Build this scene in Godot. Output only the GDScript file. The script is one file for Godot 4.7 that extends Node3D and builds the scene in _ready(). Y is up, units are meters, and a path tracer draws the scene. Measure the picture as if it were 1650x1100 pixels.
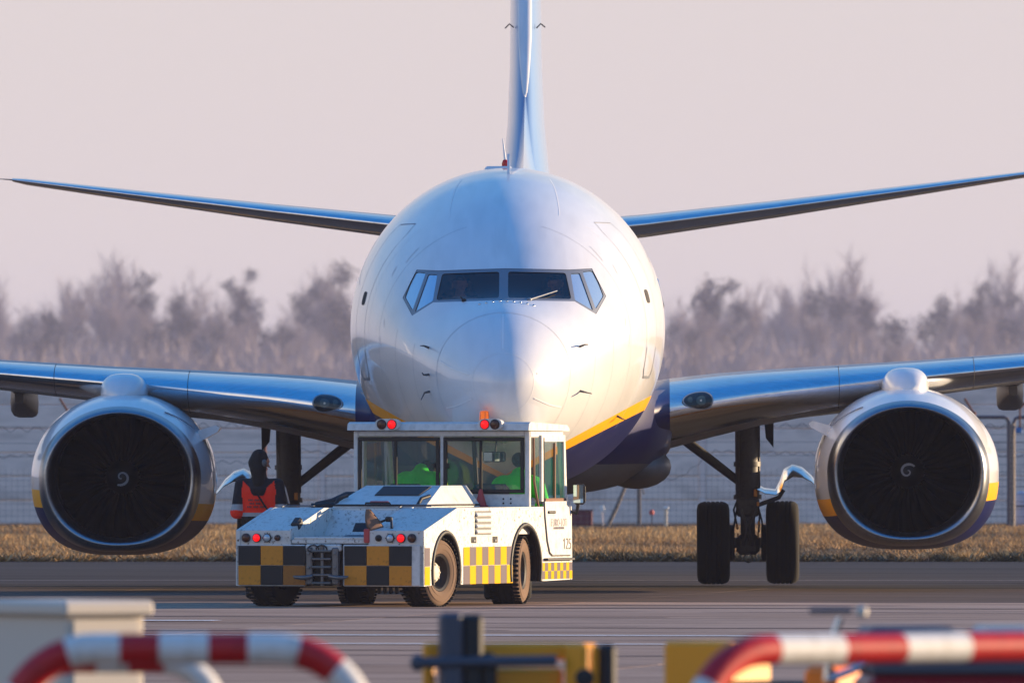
extends Node3D
# An airliner seen head-on through a long lens, a tow tractor before its nose, low warm sun from the right.

const EYE := 2.0            # height of the lens above the apron
const FOCAL := 24000.0      # pixels of the 1650 pixel wide photograph per unit of slope
var M := {}
var counts := {}
var rng := RandomNumberGenerator.new()

func _ready() -> void:
	rng.seed = 7
	# ---- camera
	var cam := Camera3D.new()
	cam.name = "camera"
	add_child(cam)
	var lens := CameraAttributesPhysical.new()
	lens.frustum_focal_length = 523.6
	lens.frustum_focus_distance = 174.0
	lens.exposure_aperture = 6.8
	cam.attributes = lens
	cam.fov = 2.6256
	cam.near = 1.0
	cam.far = 6000.0
	cam.position = Vector3(0, EYE, 0)
	cam.rotation.x = atan(141.0 / FOCAL)
	cam.current = true
	# ---- sky, air and exposure
	var we := WorldEnvironment.new()
	we.name = "world_environment"
	var e := Environment.new()
	var sky := Sky.new()
	var sm := PanoramaSkyMaterial.new()
	sm.panorama = evening_sky()
	sky.sky_material = sm
	e.background_mode = Environment.BG_SKY
	e.sky = sky
	e.tonemap_mode = Environment.TONE_MAPPER_LINEAR
	e.tonemap_exposure = 1.95
	e.fog_enabled = true
	e.fog_density = 0.00011
	e.fog_light_color = Color(0.80, 0.81, 0.93)
	e.sdfgi_enabled = true
	e.ssao_enabled = true
	e.ssil_enabled = true
	we.environment = e
	add_child(we)
	# ---- sun: low, from the right and a little behind the aircraft
	var sun := DirectionalLight3D.new()
	sun.name = "sun"
	sun.light_color = Color(1.0, 0.87, 0.70)
	sun.light_energy = 1.6
	sun.light_angular_distance = 0.5
	sun.shadow_enabled = true
	add_child(sun)
	var el := deg_to_rad(8.0)
	var az := deg_to_rad(22.0)
	var to_sun := Vector3(cos(az) * cos(el), sin(el), -sin(az) * cos(el))
	sun.look_at_from_position(to_sun * 50.0, Vector3.ZERO, Vector3.UP)
	materials()
	build_ground()
	build_background()
	build_airplane()
	build_tractor()
	build_people()
	build_foreground()

# clear winter evening: pale pink haze along the horizon, blue above, the same all round but for a soft warmth towards the sun
func evening_sky() -> ImageTexture:
	var stops := [[-90.0, Color(0.0741, 0.0680, 0.0654)], [-3.0, Color(0.1046, 0.0942, 0.0907)], [-0.5, Color(0.2179, 0.1962, 0.1918)], [0.3, Color(0.4010, 0.3505, 0.3452)], [2.5, Color(0.3967, 0.3539, 0.3487)], [6.0, Color(0.3356, 0.3400, 0.3618)], [11.0, Color(0.2049, 0.2877, 0.3879)], [22.0, Color(0.0663, 0.1962, 0.4010)], [50.0, Color(0.0113, 0.1203, 0.3662)], [90.0, Color(0.0070, 0.0915, 0.3095)]]
	var W := 256
	var Hh := 360
	var im := Image.create(W, Hh, false, Image.FORMAT_RGBF)
	var to_sun := Vector3(cos(deg_to_rad(22.0)) * cos(deg_to_rad(8.0)), sin(deg_to_rad(8.0)), -sin(deg_to_rad(22.0)) * cos(deg_to_rad(8.0)))
	for y in Hh:
		var el := 90.0 - 180.0 * (y + 0.5) / Hh
		var i := 0
		while i < stops.size() - 2 and el > stops[i + 1][0]:
			i += 1
		var base: Color = stops[i][1].lerp(stops[i + 1][1], smoothstep(0.0, 1.0, (el - stops[i][0]) / (stops[i + 1][0] - stops[i][0])))
		for x in W:
			var an := TAU * (x + 0.5) / W
			var d := Vector3(sin(an) * cos(deg_to_rad(el)), sin(deg_to_rad(el)), cos(an) * cos(deg_to_rad(el)))
			d = Vector3(-d.x, d.y, d.z)
			var g := pow(clampf((d.dot(to_sun) - 0.82) / 0.18, 0.0, 1.0), 2.0) * 0.45
			im.set_pixel(x, y, base + Color(g, g * 0.72, g * 0.42) if el > -1.0 else base)
	return ImageTexture.create_from_image(im)

# ------------------------------------------------------------------ helpers
class B:
	var v := PackedVector3Array()
	var n := PackedVector3Array()
	var xf := Transform3D()

	func t(a: Vector3, b: Vector3, c: Vector3, na: Vector3, nb: Vector3, nc: Vector3) -> void:
		if (b - a).cross(c - a).dot(na + nb + nc) > 0.0:
			v.append_array([xf * a, xf * c, xf * b])
			n.append_array([xf.basis * na, xf.basis * nc, xf.basis * nb])
		else:
			v.append_array([xf * a, xf * b, xf * c])
			n.append_array([xf.basis * na, xf.basis * nb, xf.basis * nc])

	func ft(a: Vector3, b: Vector3, c: Vector3, hint: Vector3) -> void:
		var f := (b - a).cross(c - a)
		if f.length_squared() < 1e-16:
			return
		f = f.normalized()
		if f.dot(hint) < 0.0:
			f = -f
		t(a, b, c, f, f, f)

	func q(a: Vector3, b: Vector3, c: Vector3, d: Vector3, hint: Vector3) -> void:
		ft(a, b, c, hint)
		ft(a, c, d, hint)

	func fan(pts: Array, hint: Vector3) -> void:
		for i in range(1, pts.size() - 1):
			ft(pts[0], pts[i], pts[i + 1], hint)

	func box(c: Vector3, s: Vector3, bev := 0.0, bs := Basis()) -> void:
		var h := s * 0.5
		var g := minf(bev, minf(h.x, minf(h.y, h.z)) * 0.95)
		var ax := [Vector3(1, 0, 0), Vector3(0, 1, 0), Vector3(0, 0, 1)]
		for a in 3:
			var b1 := (a + 1) % 3
			var c1 := (a + 2) % 3
			for sg in [-1.0, 1.0]:
				var o: Vector3 = ax[a] * (h[a] * sg)
				var u: Vector3 = ax[b1] * (h[b1] - g)
				var w: Vector3 = ax[c1] * (h[c1] - g)
				q(c + bs * (o - u - w), c + bs * (o + u - w), c + bs * (o + u + w), c + bs * (o - u + w), bs * (ax[a] * sg))
				if g > 0.0:
					for s2 in [-1.0, 1.0]:
						var o2: Vector3 = ax[b1] * (h[b1] * s2)
						var p1: Vector3 = o + ax[b1] * ((h[b1] - g) * s2)
						var p2: Vector3 = o2 + ax[a] * ((h[a] - g) * sg)
						q(c + bs * (p1 - w), c + bs * (p1 + w), c + bs * (p2 + w), c + bs * (p2 - w), bs * (ax[a] * sg + ax[b1] * s2))
		if g > 0.0:
			for sx in [-1.0, 1.0]:
				for sy in [-1.0, 1.0]:
					for sz in [-1.0, 1.0]:
						ft(c + bs * Vector3(h.x * sx, (h.y - g) * sy, (h.z - g) * sz), c + bs * Vector3((h.x - g) * sx, h.y * sy, (h.z - g) * sz), c + bs * Vector3((h.x - g) * sx, (h.y - g) * sy, h.z * sz), bs * Vector3(sx, sy, sz))

	static func normals(rows: Array, wrap: bool, inv := false) -> Array:
		var R := rows.size()
		var C: int = rows[0].size()
		var out := []
		for i in R:
			var l := PackedVector3Array()
			l.resize(C)
			out.append(l)
		var CC := C if wrap else C - 1
		var agree := 0.0
		for i in R - 1:
			var r0: PackedVector3Array = rows[i]
			var r1: PackedVector3Array = rows[i + 1]
			var mid := Vector3.ZERO
			for j in C:
				mid += r0[j] + r1[j]
			mid /= 2.0 * C
			for j in CC:
				var k := (j + 1) % C
				var f := (r1[k] - r0[j]).cross(r1[j] - r0[k])
				out[i][j] += f
				out[i][k] += f
				out[i + 1][j] += f
				out[i + 1][k] += f
				agree += f.dot((r0[j] + r1[k]) * 0.5 - mid)
		var sg := -1.0 if (agree < 0.0) != inv else 1.0
		for i in R:
			var r: PackedVector3Array = rows[i]
			if r[0].distance_squared_to(r[C / 2]) < 1e-10 and r[0].distance_squared_to(r[C / 3]) < 1e-10:
				var sum := Vector3.ZERO
				for j in C:
					sum += out[i][j]
				for j in C:
					out[i][j] = sum
			for j in C:
				out[i][j] = (out[i][j] * sg).normalized()
		return out

	func emit(rows: Array, ns: Array, i0: int, i1: int, j0: int, j1: int) -> void:
		var C: int = rows[0].size()
		for i in range(i0, i1):
			for j in range(j0, j1):
				var k := (j + 1) % C
				var a: Vector3 = rows[i][j]
				var b: Vector3 = rows[i][k]
				var c: Vector3 = rows[i + 1][k]
				var d: Vector3 = rows[i + 1][j]
				if a.distance_squared_to(b) > 1e-12:
					t(a, b, c, ns[i][j], ns[i][k], ns[i + 1][k])
				if c.distance_squared_to(d) > 1e-12:
					t(a, c, d, ns[i][j], ns[i + 1][k], ns[i + 1][j])

	func loft(rows: Array, wrap := true, cap0 := false, cap1 := false, inv := false) -> void:
		var ns := B.normals(rows, wrap, inv)
		var C: int = rows[0].size()
		emit(rows, ns, 0, rows.size() - 1, 0, C if wrap else C - 1)
		var last := rows.size() - 1
		for e in [[cap0, 0, 1], [cap1, last, last - 1]]:
			if e[0]:
				var r: PackedVector3Array = rows[e[1]]
				var m := Vector3.ZERO
				var m2 := Vector3.ZERO
				for j in C:
					m += r[j]
					m2 += rows[e[2]][j]
				m /= C
				m2 /= C
				for j in C:
					ft(m, r[j], r[(j + 1) % C], m - m2)

	func tube(path: Array, rad, sides := 8, caps := true) -> void:
		var rows := []
		var up := Vector3.UP
		for i in path.size():
			var p: Vector3 = path[i]
			var d: Vector3 = path[mini(i + 1, path.size() - 1)] - path[maxi(i - 1, 0)]
			d = d.normalized()
			if i == 0:
				up = Vector3.UP if absf(d.y) < 0.9 else Vector3.RIGHT
			var s := d.cross(up).normalized()
			up = s.cross(d).normalized()
			var r: float = rad[i] if rad is Array else rad
			var ring := PackedVector3Array()
			for k in sides:
				var a := TAU * k / sides
				ring.append(p + (s * cos(a) + up * sin(a)) * r)
			rows.append(ring)
		loft(rows, true, caps, caps)

	# profile of (radius, along) turned round the axis; sharp keeps the corners of the profile
	func lathe(at: Vector3, axis: Vector3, prof: Array, sides := 24, sharp := false) -> void:
		axis = axis.normalized()
		var u := axis.cross(Vector3.UP if absf(axis.y) < 0.9 else Vector3.RIGHT).normalized()
		var w := axis.cross(u)
		var rows := []
		for p in prof:
			var ring := PackedVector3Array()
			for k in sides:
				var a := TAU * k / sides
				ring.append(at + axis * p.y + (u * cos(a) + w * sin(a)) * p.x)
			rows.append(ring)
		if not sharp:
			loft(rows)
			return
		for i in rows.size() - 1:
			var d: Vector2 = prof[i + 1] - prof[i]
			var nn := Vector2(d.y, -d.x).normalized()   # outward for a profile that runs along the axis
			for k in sides:
				var k2 := (k + 1) % sides
				var a0 := TAU * k / sides
				var a1 := TAU * k2 / sides
				var n0 := (u * cos(a0) + w * sin(a0)) * nn.x + axis * nn.y
				var n1 := (u * cos(a1) + w * sin(a1)) * nn.x + axis * nn.y
				if prof[i].x > 1e-6:
					t(rows[i][k], rows[i][k2], rows[i + 1][k2], n0, n1, n1)
				if prof[i + 1].x > 1e-6:
					t(rows[i][k], rows[i + 1][k2], rows[i + 1][k], n0, n1, n0)

	func disc(at: Vector3, axis: Vector3, r: float, depth: float, sides := 16) -> void:
		lathe(at, axis, [Vector2(0, 0), Vector2(r, 0), Vector2(r, depth * 0.7), Vector2(r * 0.92, depth), Vector2(0, depth)], sides, true)

	func ball(at: Vector3, r: Vector3, sides := 14, rings := 9) -> void:
		var rows := []
		for i in rings:
			var a := PI * i / (rings - 1)
			var ring := PackedVector3Array()
			for k in sides:
				var b := TAU * k / sides
				ring.append(at + Vector3(sin(a) * cos(b), cos(a), sin(a) * sin(b)) * r)
			rows.append(ring)
		loft(rows)

	# a flat outline (x, y) given depth along z of the transform
	func prism(pts: PackedVector2Array, d: float, tr := Transform3D()) -> void:
		var idx := Geometry2D.triangulate_polygon(pts)
		for i in range(0, idx.size(), 3):
			for z in [0.0, d]:
				var hint := tr.basis * Vector3(0, 0, (1.0 if d > 0 else -1.0) if z == d else (-1.0 if d > 0 else 1.0))
				ft(tr * Vector3(pts[idx[i]].x, pts[idx[i]].y, z), tr * Vector3(pts[idx[i + 1]].x, pts[idx[i + 1]].y, z), tr * Vector3(pts[idx[i + 2]].x, pts[idx[i + 2]].y, z), hint)
		var cw := Geometry2D.is_polygon_clockwise(pts)
		for i in pts.size():
			var a := pts[i]
			var b := pts[(i + 1) % pts.size()]
			var nn := Vector2(b.y - a.y, a.x - b.x)
			if cw:
				nn = -nn
			q(tr * Vector3(a.x, a.y, 0), tr * Vector3(b.x, b.y, 0), tr * Vector3(b.x, b.y, d), tr * Vector3(a.x, a.y, d), tr.basis * Vector3(nn.x, nn.y, 0))

	func mesh() -> ArrayMesh:
		var arr := []
		arr.resize(Mesh.ARRAY_MAX)
		arr[Mesh.ARRAY_VERTEX] = v
		arr[Mesh.ARRAY_NORMAL] = n
		var m := ArrayMesh.new()
		if v.size() > 0:
			var st := SurfaceTool.new()
			st.create_from_arrays(arr)
			st.index()
			m = st.commit()
		return m

func numbered(called: String, parent: Node) -> String:
	var key := str(parent.get_instance_id()) + called
	var k: int = counts.get(key, 0)
	counts[key] = k + 1
	return called if k == 0 else "%s_%03d" % [called, k]

func put(called: String, b, material: Material, parent: Node = self) -> MeshInstance3D:
	var o := MeshInstance3D.new()
	o.name = numbered(called, parent)
	o.mesh = b.mesh() if b is B else b
	o.material_override = material
	parent.add_child(o, true)
	return o

func tag(o: Node, label: String, category: String, group := "", kind := "") -> Node:
	if label:
		o.set_meta("label", label)
	if category:
		o.set_meta("category", category)
	if group:
		o.set_meta("group", group)
	if kind:
		o.set_meta("kind", kind)
	return o

func thing(called: String, label: String, category: String, at := Vector3.ZERO, turn := 0.0, group := "") -> Node3D:
	var o := Node3D.new()
	o.name = numbered(called, self)
	add_child(o, true)
	o.position = at
	o.rotation.y = turn
	tag(o, label, category, group)
	return o

func holder(called: String, parent: Node) -> Node3D:
	var o := Node3D.new()
	o.name = numbered(called, parent)
	parent.add_child(o, true)
	return o

# a copy of a thing with its parts, under the next number
func copy(o: Node3D, label: String, at: Vector3, turn := 0.0, size := 1.0) -> Node3D:
	var c: Node3D = o.duplicate()
	c.name = numbered(String(o.name).rstrip("_0123456789"), self)
	add_child(c, true)
	c.position = at
	c.rotation.y = turn
	c.scale = Vector3.ONE * size
	c.set_meta("label", label)
	return c

# where a line of sight measured on the photograph meets a given distance
func spot(px: float, py: float, dist: float) -> Vector3:
	return Vector3((px - 825.0) * dist / FOCAL, EYE - (py - 691.0) * dist / FOCAL, -dist)

func noise_tex(freq: float, ramp: Array, size := 512, octaves := 4, s := 1, type := FastNoiseLite.TYPE_SIMPLEX_SMOOTH) -> NoiseTexture2D:
	var f := FastNoiseLite.new()
	f.seed = s
	f.noise_type = type
	f.frequency = freq
	f.fractal_octaves = octaves
	var tx := NoiseTexture2D.new()
	tx.width = size
	tx.height = size
	tx.seamless = true
	tx.noise = f
	var g := Gradient.new()
	var offs := PackedFloat32Array()
	var cols := PackedColorArray()
	for r in ramp:
		offs.append(r[0])
		cols.append(r[1])
	g.offsets = offs
	g.colors = cols
	tx.color_ramp = g
	return tx

func mat(key: String, c: Color, rough := 0.6, metal := 0.0) -> StandardMaterial3D:
	var m := StandardMaterial3D.new()
	m.resource_name = key
	m.albedo_color = c
	m.roughness = rough
	m.metallic = metal
	M[key] = m
	return m

func grain(m: StandardMaterial3D, tx: Texture2D, scale: Vector3, world := false) -> void:
	m.albedo_texture = tx
	m.uv1_triplanar = true
	m.uv1_world_triplanar = world
	m.uv1_scale = scale

func grey(x: float, a := 1.0) -> Color:
	return Color(x, x, x, a)

func materials() -> void:
	var dirt := noise_tex(0.012, [[0.0, grey(0.80)], [0.35, grey(0.95)], [0.6, grey(1.0)], [1.0, grey(0.9)]], 512, 5, 3)
	var wear := noise_tex(0.02, [[0.0, Color(0.62, 0.58, 0.54)], [0.16, Color(0.86, 0.84, 0.82)], [0.32, Color(0.97, 0.97, 0.96)], [0.8, grey(1.0)], [1.0, Color(0.85, 0.83, 0.8)]], 512, 6, 5)
	var fleck := noise_tex(0.09, [[0.0, grey(0.6)], [0.3, grey(0.9)], [0.72, grey(1.0)], [0.80, Color(1.0, 1.0, 1.0)], [0.84, Color(6, 6, 6)], [1.0, Color(6, 6, 6)]], 512, 3, 9)
	var brushed := noise_tex(0.03, [[0.0, grey(0.82)], [0.5, grey(1.0)], [1.0, grey(0.88)]], 512, 5, 12)
	# aircraft
	var m := mat("white_paint", Color(0.90, 0.90, 0.90), 0.32)
	m.clearcoat_enabled = true
	m.clearcoat = 0.7
	m.clearcoat_roughness = 0.04
	grain(m, noise_tex(0.01, [[0.0, grey(0.90)], [0.5, grey(1.0)], [1.0, grey(0.95)]], 512, 5, 21), Vector3(0.5, 0.18, 0.12))
	m = mat("yellow_paint", Color(1.0, 0.69, 0.0), 0.4)
	m.clearcoat_enabled = true
	m.clearcoat = 0.15
	m.clearcoat_roughness = 0.05
	m.metallic_specular = 0.3
	m = mat("navy_paint", Color(0.05, 0.095, 0.32), 0.35)
	m.metallic_specular = 0.35
	m.clearcoat_enabled = true
	m.clearcoat = 0.15
	m.clearcoat_roughness = 0.05
	m = mat("fin_blue", Color(0.46, 0.60, 0.78), 0.3)
	m.clearcoat_enabled = true
	m.clearcoat = 0.8
	m.clearcoat_roughness = 0.06
	m = mat("grey_paint", Color(0.62, 0.62, 0.62), 0.42)
	grain(m, dirt, Vector3.ONE * 0.4)
	m = mat("belly_grey", Color(0.42, 0.42, 0.43), 0.42)
	grain(m, dirt, Vector3.ONE * 0.4)
	m = mat("polished_metal", Color(0.86, 0.87, 0.89), 0.16, 1.0)
	grain(m, brushed, Vector3(0.12, 1.4, 1.0))
	m = mat("lip_metal", Color(0.60, 0.62, 0.65), 0.30, 1.0)
	grain(m, brushed, Vector3.ONE * 0.8)
	mat("frame_metal", Color(0.52, 0.54, 0.57), 0.45, 0.4)
	mat("seam", Color(0.56, 0.58, 0.62), 0.6)
	mat("spiral_grey", Color(0.58, 0.58, 0.60), 0.7)
	mat("seam_soft", Color(0.74, 0.76, 0.79), 0.5)
	mat("seam_light", Color(0.93, 0.93, 0.93), 0.35)
	mat("duct", Color(0.08, 0.085, 0.09), 0.6)
	mat("fan", Color(0.03, 0.03, 0.033), 0.6, 0.0)
	M["fan"].metallic_specular = 0.2
	mat("lamp_dark", Color(0.03, 0.055, 0.05), 0.8)
	M["lamp_dark"].metallic_specular = 0.1
	mat("lamp_mirror", Color(0.20, 0.27, 0.26), 0.6)
	M["lamp_mirror"].metallic_specular = 0.2
	mat("black", Color(0.06, 0.06, 0.065), 0.55)
	mat("soot", Color(0.10, 0.10, 0.11), 0.75)
	m = mat("gear_paint", Color(0.34, 0.34, 0.35), 0.5)
	grain(m, dirt, Vector3.ONE * 2.0)
	mat("bright_steel", Color(0.80, 0.80, 0.80), 0.2, 1.0)
	mat("brass", Color(0.72, 0.5, 0.28), 0.35, 1.0)
	m = mat("rubber", Color(0.09, 0.088, 0.088), 0.9)
	grain(m, dirt, Vector3.ONE * 3.0)
	m = mat("coated_glass", Color(0.78, 0.86, 0.92), 0.16, 0.65)
	m = mat("screen_glass", Color(0.03, 0.05, 0.08, 0.35), 0.03)
	m.transparency = BaseMaterial3D.TRANSPARENCY_ALPHA
	m = mat("lens_glass", Color(0.1, 0.14, 0.14, 0.05), 0.03)
	m.transparency = BaseMaterial3D.TRANSPARENCY_ALPHA
	mat("cockpit_dark", Color(0.035, 0.05, 0.07), 0.9)
	mat("cockpit_grey", Color(0.10, 0.13, 0.17), 0.9)
	m = mat("red_lens", Color(0.75, 0.02, 0.03), 0.15)
	# tractor
	m = mat("tug_white", Color(0.81, 0.81, 0.80), 0.45)
	grain(m, wear, Vector3.ONE * 0.55)
	m.detail_enabled = true
	m.detail_albedo = noise_tex(0.06, [[0.0, Color(0.22, 0.18, 0.15)], [0.19, Color(0.50, 0.46, 0.43)], [0.28, Color(1, 1, 1)], [1.0, Color(1, 1, 1)]], 512, 5, 71)
	m.detail_blend_mode = BaseMaterial3D.BLEND_MODE_MUL
	m = mat("tug_clean", Color(0.83, 0.83, 0.82), 0.4)
	grain(m, dirt, Vector3.ONE * 0.9)
	m = mat("check_black", Color(0.10, 0.105, 0.115), 0.7)
	grain(m, fleck, Vector3.ONE * 2.3)
	m = mat("check_yellow", Color(0.82, 0.52, 0.03), 0.5)
	grain(m, wear, Vector3.ONE * 1.3)
	m = mat("check_dirty", Color(0.62, 0.38, 0.06), 0.6)
	grain(m, wear, Vector3.ONE * 1.7)
	m = mat("band_yellow", Color(0.84, 0.66, 0.0), 0.6)
	m.metallic_specular = 0.15
	m = mat("band_silver", Color(0.46, 0.42, 0.43), 0.6)
	m.metallic_specular = 0.15
	mat("tyre_dusty", Color(0.47, 0.38, 0.31), 0.95)
	grain(M["tyre_dusty"], wear, Vector3.ONE * 4.0)
	mat("rim_dark", Color(0.14, 0.13, 0.13), 0.6)
	mat("hub_white", Color(0.85, 0.80, 0.72), 0.6)
	grain(M["hub_white"], wear, Vector3.ONE * 6.0)
	mat("steel_worn", Color(0.42, 0.43, 0.45), 0.4, 0.7)
	grain(M["steel_worn"], wear, Vector3.ONE * 3.0)
	mat("grey_panel", Color(0.35, 0.37, 0.38), 0.6)
	m = mat("cab_glass", Color(0.06, 0.42, 0.44, 0.30), 0.03)
	m.transparency = BaseMaterial3D.TRANSPARENCY_ALPHA
	m = mat("mirror", Color(0.75, 0.85, 0.88), 0.03, 1.0)
	m = mat("lamp_red", Color(0.85, 0.03, 0.03), 0.3)
	m.emission_enabled = true
	m.emission = Color(1.0, 0.05, 0.06)
	m.emission_energy_multiplier = 0.5
	mat("lamp_brown", Color(0.30, 0.14, 0.04), 0.25)
	mat("lamp_clear", Color(0.70, 0.76, 0.80), 0.15, 0.3)
	m = mat("sunlit_amber", Color(1.0, 0.45, 0.02), 0.2)
	m.emission_enabled = true
	m.emission = Color(1.0, 0.42, 0.03)
	m.emission_energy_multiplier = 0.25  # beacon is off; this glow stands in for sun shining through the dome
	mat("cone_red", Color(0.72, 0.26, 0.26), 0.6)
	mat("brown_rubber", Color(0.50, 0.36, 0.27), 0.8)
	mat("print", Color(0.20, 0.20, 0.22), 0.6)
	mat("print_pale", Color(0.55, 0.52, 0.55), 0.6)
	# people
	var folds := noise_tex(0.012, [[0.0, grey(0.0)], [1.0, grey(1.0)]], 256, 3, 81)
	for c in [["skin", Color(0.72, 0.50, 0.40)], ["navy_cloth", Color(0.07, 0.08, 0.12)], ["black_cloth", Color(0.045, 0.045, 0.05)], ["vest_orange", Color(1.0, 0.19, 0.06)], ["tape", Color(0.62, 0.64, 0.66)], ["vest_green", Color(0.20, 0.95, 0.12)], ["vest_lime", Color(0.80, 1.0, 0.12)], ["shirt", Color(0.75, 0.76, 0.78)], ["hair", Color(0.06, 0.045, 0.04)]]:
		m = mat(c[0], c[1], 0.85)
		m.heightmap_enabled = c[0] != "skin"
		m.heightmap_texture = folds
		m.heightmap_scale = 2.2
		m.uv1_triplanar = true
		m.uv1_scale = Vector3(2.0, 1.3, 2.0)
		m.rim_enabled = true
		m.rim = 0.15
	# foreground
	m = mat("rail_red", Color(0.74, 0.05, 0.08), 0.45)
	grain(m, wear, Vector3.ONE * 0.9)
	m = mat("rail_white", Color(0.88, 0.87, 0.85), 0.45)
	grain(m, wear, Vector3.ONE * 0.9)
	m = mat("cabinet_cream", Color(0.82, 0.78, 0.72), 0.55)
	m = mat("machine_yellow", Color(0.93, 0.62, 0.02), 0.45)
	m = mat("machine_orange", Color(1.0, 0.50, 0.02), 0.45)
	m = mat("machine_black", Color(0.10, 0.115, 0.13), 0.6)
	m = mat("machine_red", Color(0.55, 0.02, 0.03), 0.4)
	m = mat("machine_blue_grey", Color(0.25, 0.28, 0.34), 0.5)
	# ground
	var streak := noise_tex(0.014, [[0.0, grey(0.62)], [0.3, grey(0.86)], [0.55, grey(1.0)], [0.8, grey(0.92)], [1.0, grey(0.75)]], 512, 6, 31)
	for k in 4:
		var sh: float = [0.0, 0.022, -0.02, -0.04][k]
		m = mat("slab%d" % k, Color(0.71 + sh, 0.60 + sh, 0.525 + sh), 0.95)
		grain(m, streak, Vector3(0.03, 0.2, 0.16), true)
		m.uv1_offset = Vector3(0.17 * k, 0.0, 0.31 * k)
		m.metallic_specular = 0.15
	m = mat("slab_far", Color(0.43, 0.375, 0.34), 0.95)  # darker tone for the farthest rows of slabs
	grain(m, streak, Vector3(0.03, 0.2, 0.16), true)
	m.metallic_specular = 0.15
	m = mat("tyre_mark", Color(0.52, 0.45, 0.42), 0.95)
	grain(m, wear, Vector3(0.12, 1.0, 2.0), true)
	m.metallic_specular = 0.15
	m = mat("asphalt", Color(0.32, 0.30, 0.295), 0.9)
	grain(m, streak, Vector3(0.008, 0.2, 0.05), true)
	m.metallic_specular = 0.15
	m = mat("joint", Color(0.30, 0.26, 0.25), 0.95)
	m = mat("line_white", Color(0.95, 0.95, 0.94), 0.6)
	grain(m, wear, Vector3(0.25, 1, 1), true)
	m = mat("line_faint", Color(0.50, 0.48, 0.47), 0.8)
	grain(m, streak, Vector3(0.06, 1, 1), true)
	m = mat("soil", Color(0.34, 0.25, 0.17), 0.95)
	grain(m, streak, Vector3.ONE * 0.1, true)
	m = mat("grass", Color.WHITE, 0.9)
	m.vertex_color_use_as_albedo = true
	m = mat("hazed_wall", Color(0.95, 0.88, 0.84), 0.85)  # warm near white, the brightening of haze put into the wall colour
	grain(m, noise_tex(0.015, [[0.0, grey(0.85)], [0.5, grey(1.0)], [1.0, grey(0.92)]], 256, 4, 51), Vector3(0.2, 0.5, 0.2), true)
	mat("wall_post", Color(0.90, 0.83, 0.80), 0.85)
	mat("wire", Color(0.36, 0.35, 0.38), 0.7, 0.2)
	m = mat("post_mottled", Color(0.62, 0.58, 0.55), 0.9)
	grain(m, noise_tex(0.05, [[0.0, grey(0.25)], [0.45, grey(0.55)], [0.55, grey(1.0)], [1.0, grey(1.0)]], 256, 4, 53), Vector3.ONE * 2.5)
	mat("rust", Color(0.42, 0.24, 0.16), 0.85)
	mat("blue_plastic", Color(0.12, 0.45, 0.70), 0.5)
	m = mat("hazy_bark", Color(0.50, 0.465, 0.46), 0.95)  # paled on purpose: haze over the distance is put into this colour
	m = mat("hazy_twig", Color(0.60, 0.55, 0.54), 0.95)  # lightened like the wood, with the haze painted into the colour
	m = mat("mistletoe", Color(0.13, 0.145, 0.12), 0.9)

# ------------------------------------------------------------------ the apron, grass and far things
func sheet(x0: float, x1: float, z0: float, z1: float, y: float) -> B:
	var b := B.new()
	b.q(Vector3(x0, y, z0), Vector3(x1, y, z0), Vector3(x1, y, z1), Vector3(x0, y, z1), Vector3.UP)
	return b

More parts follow.
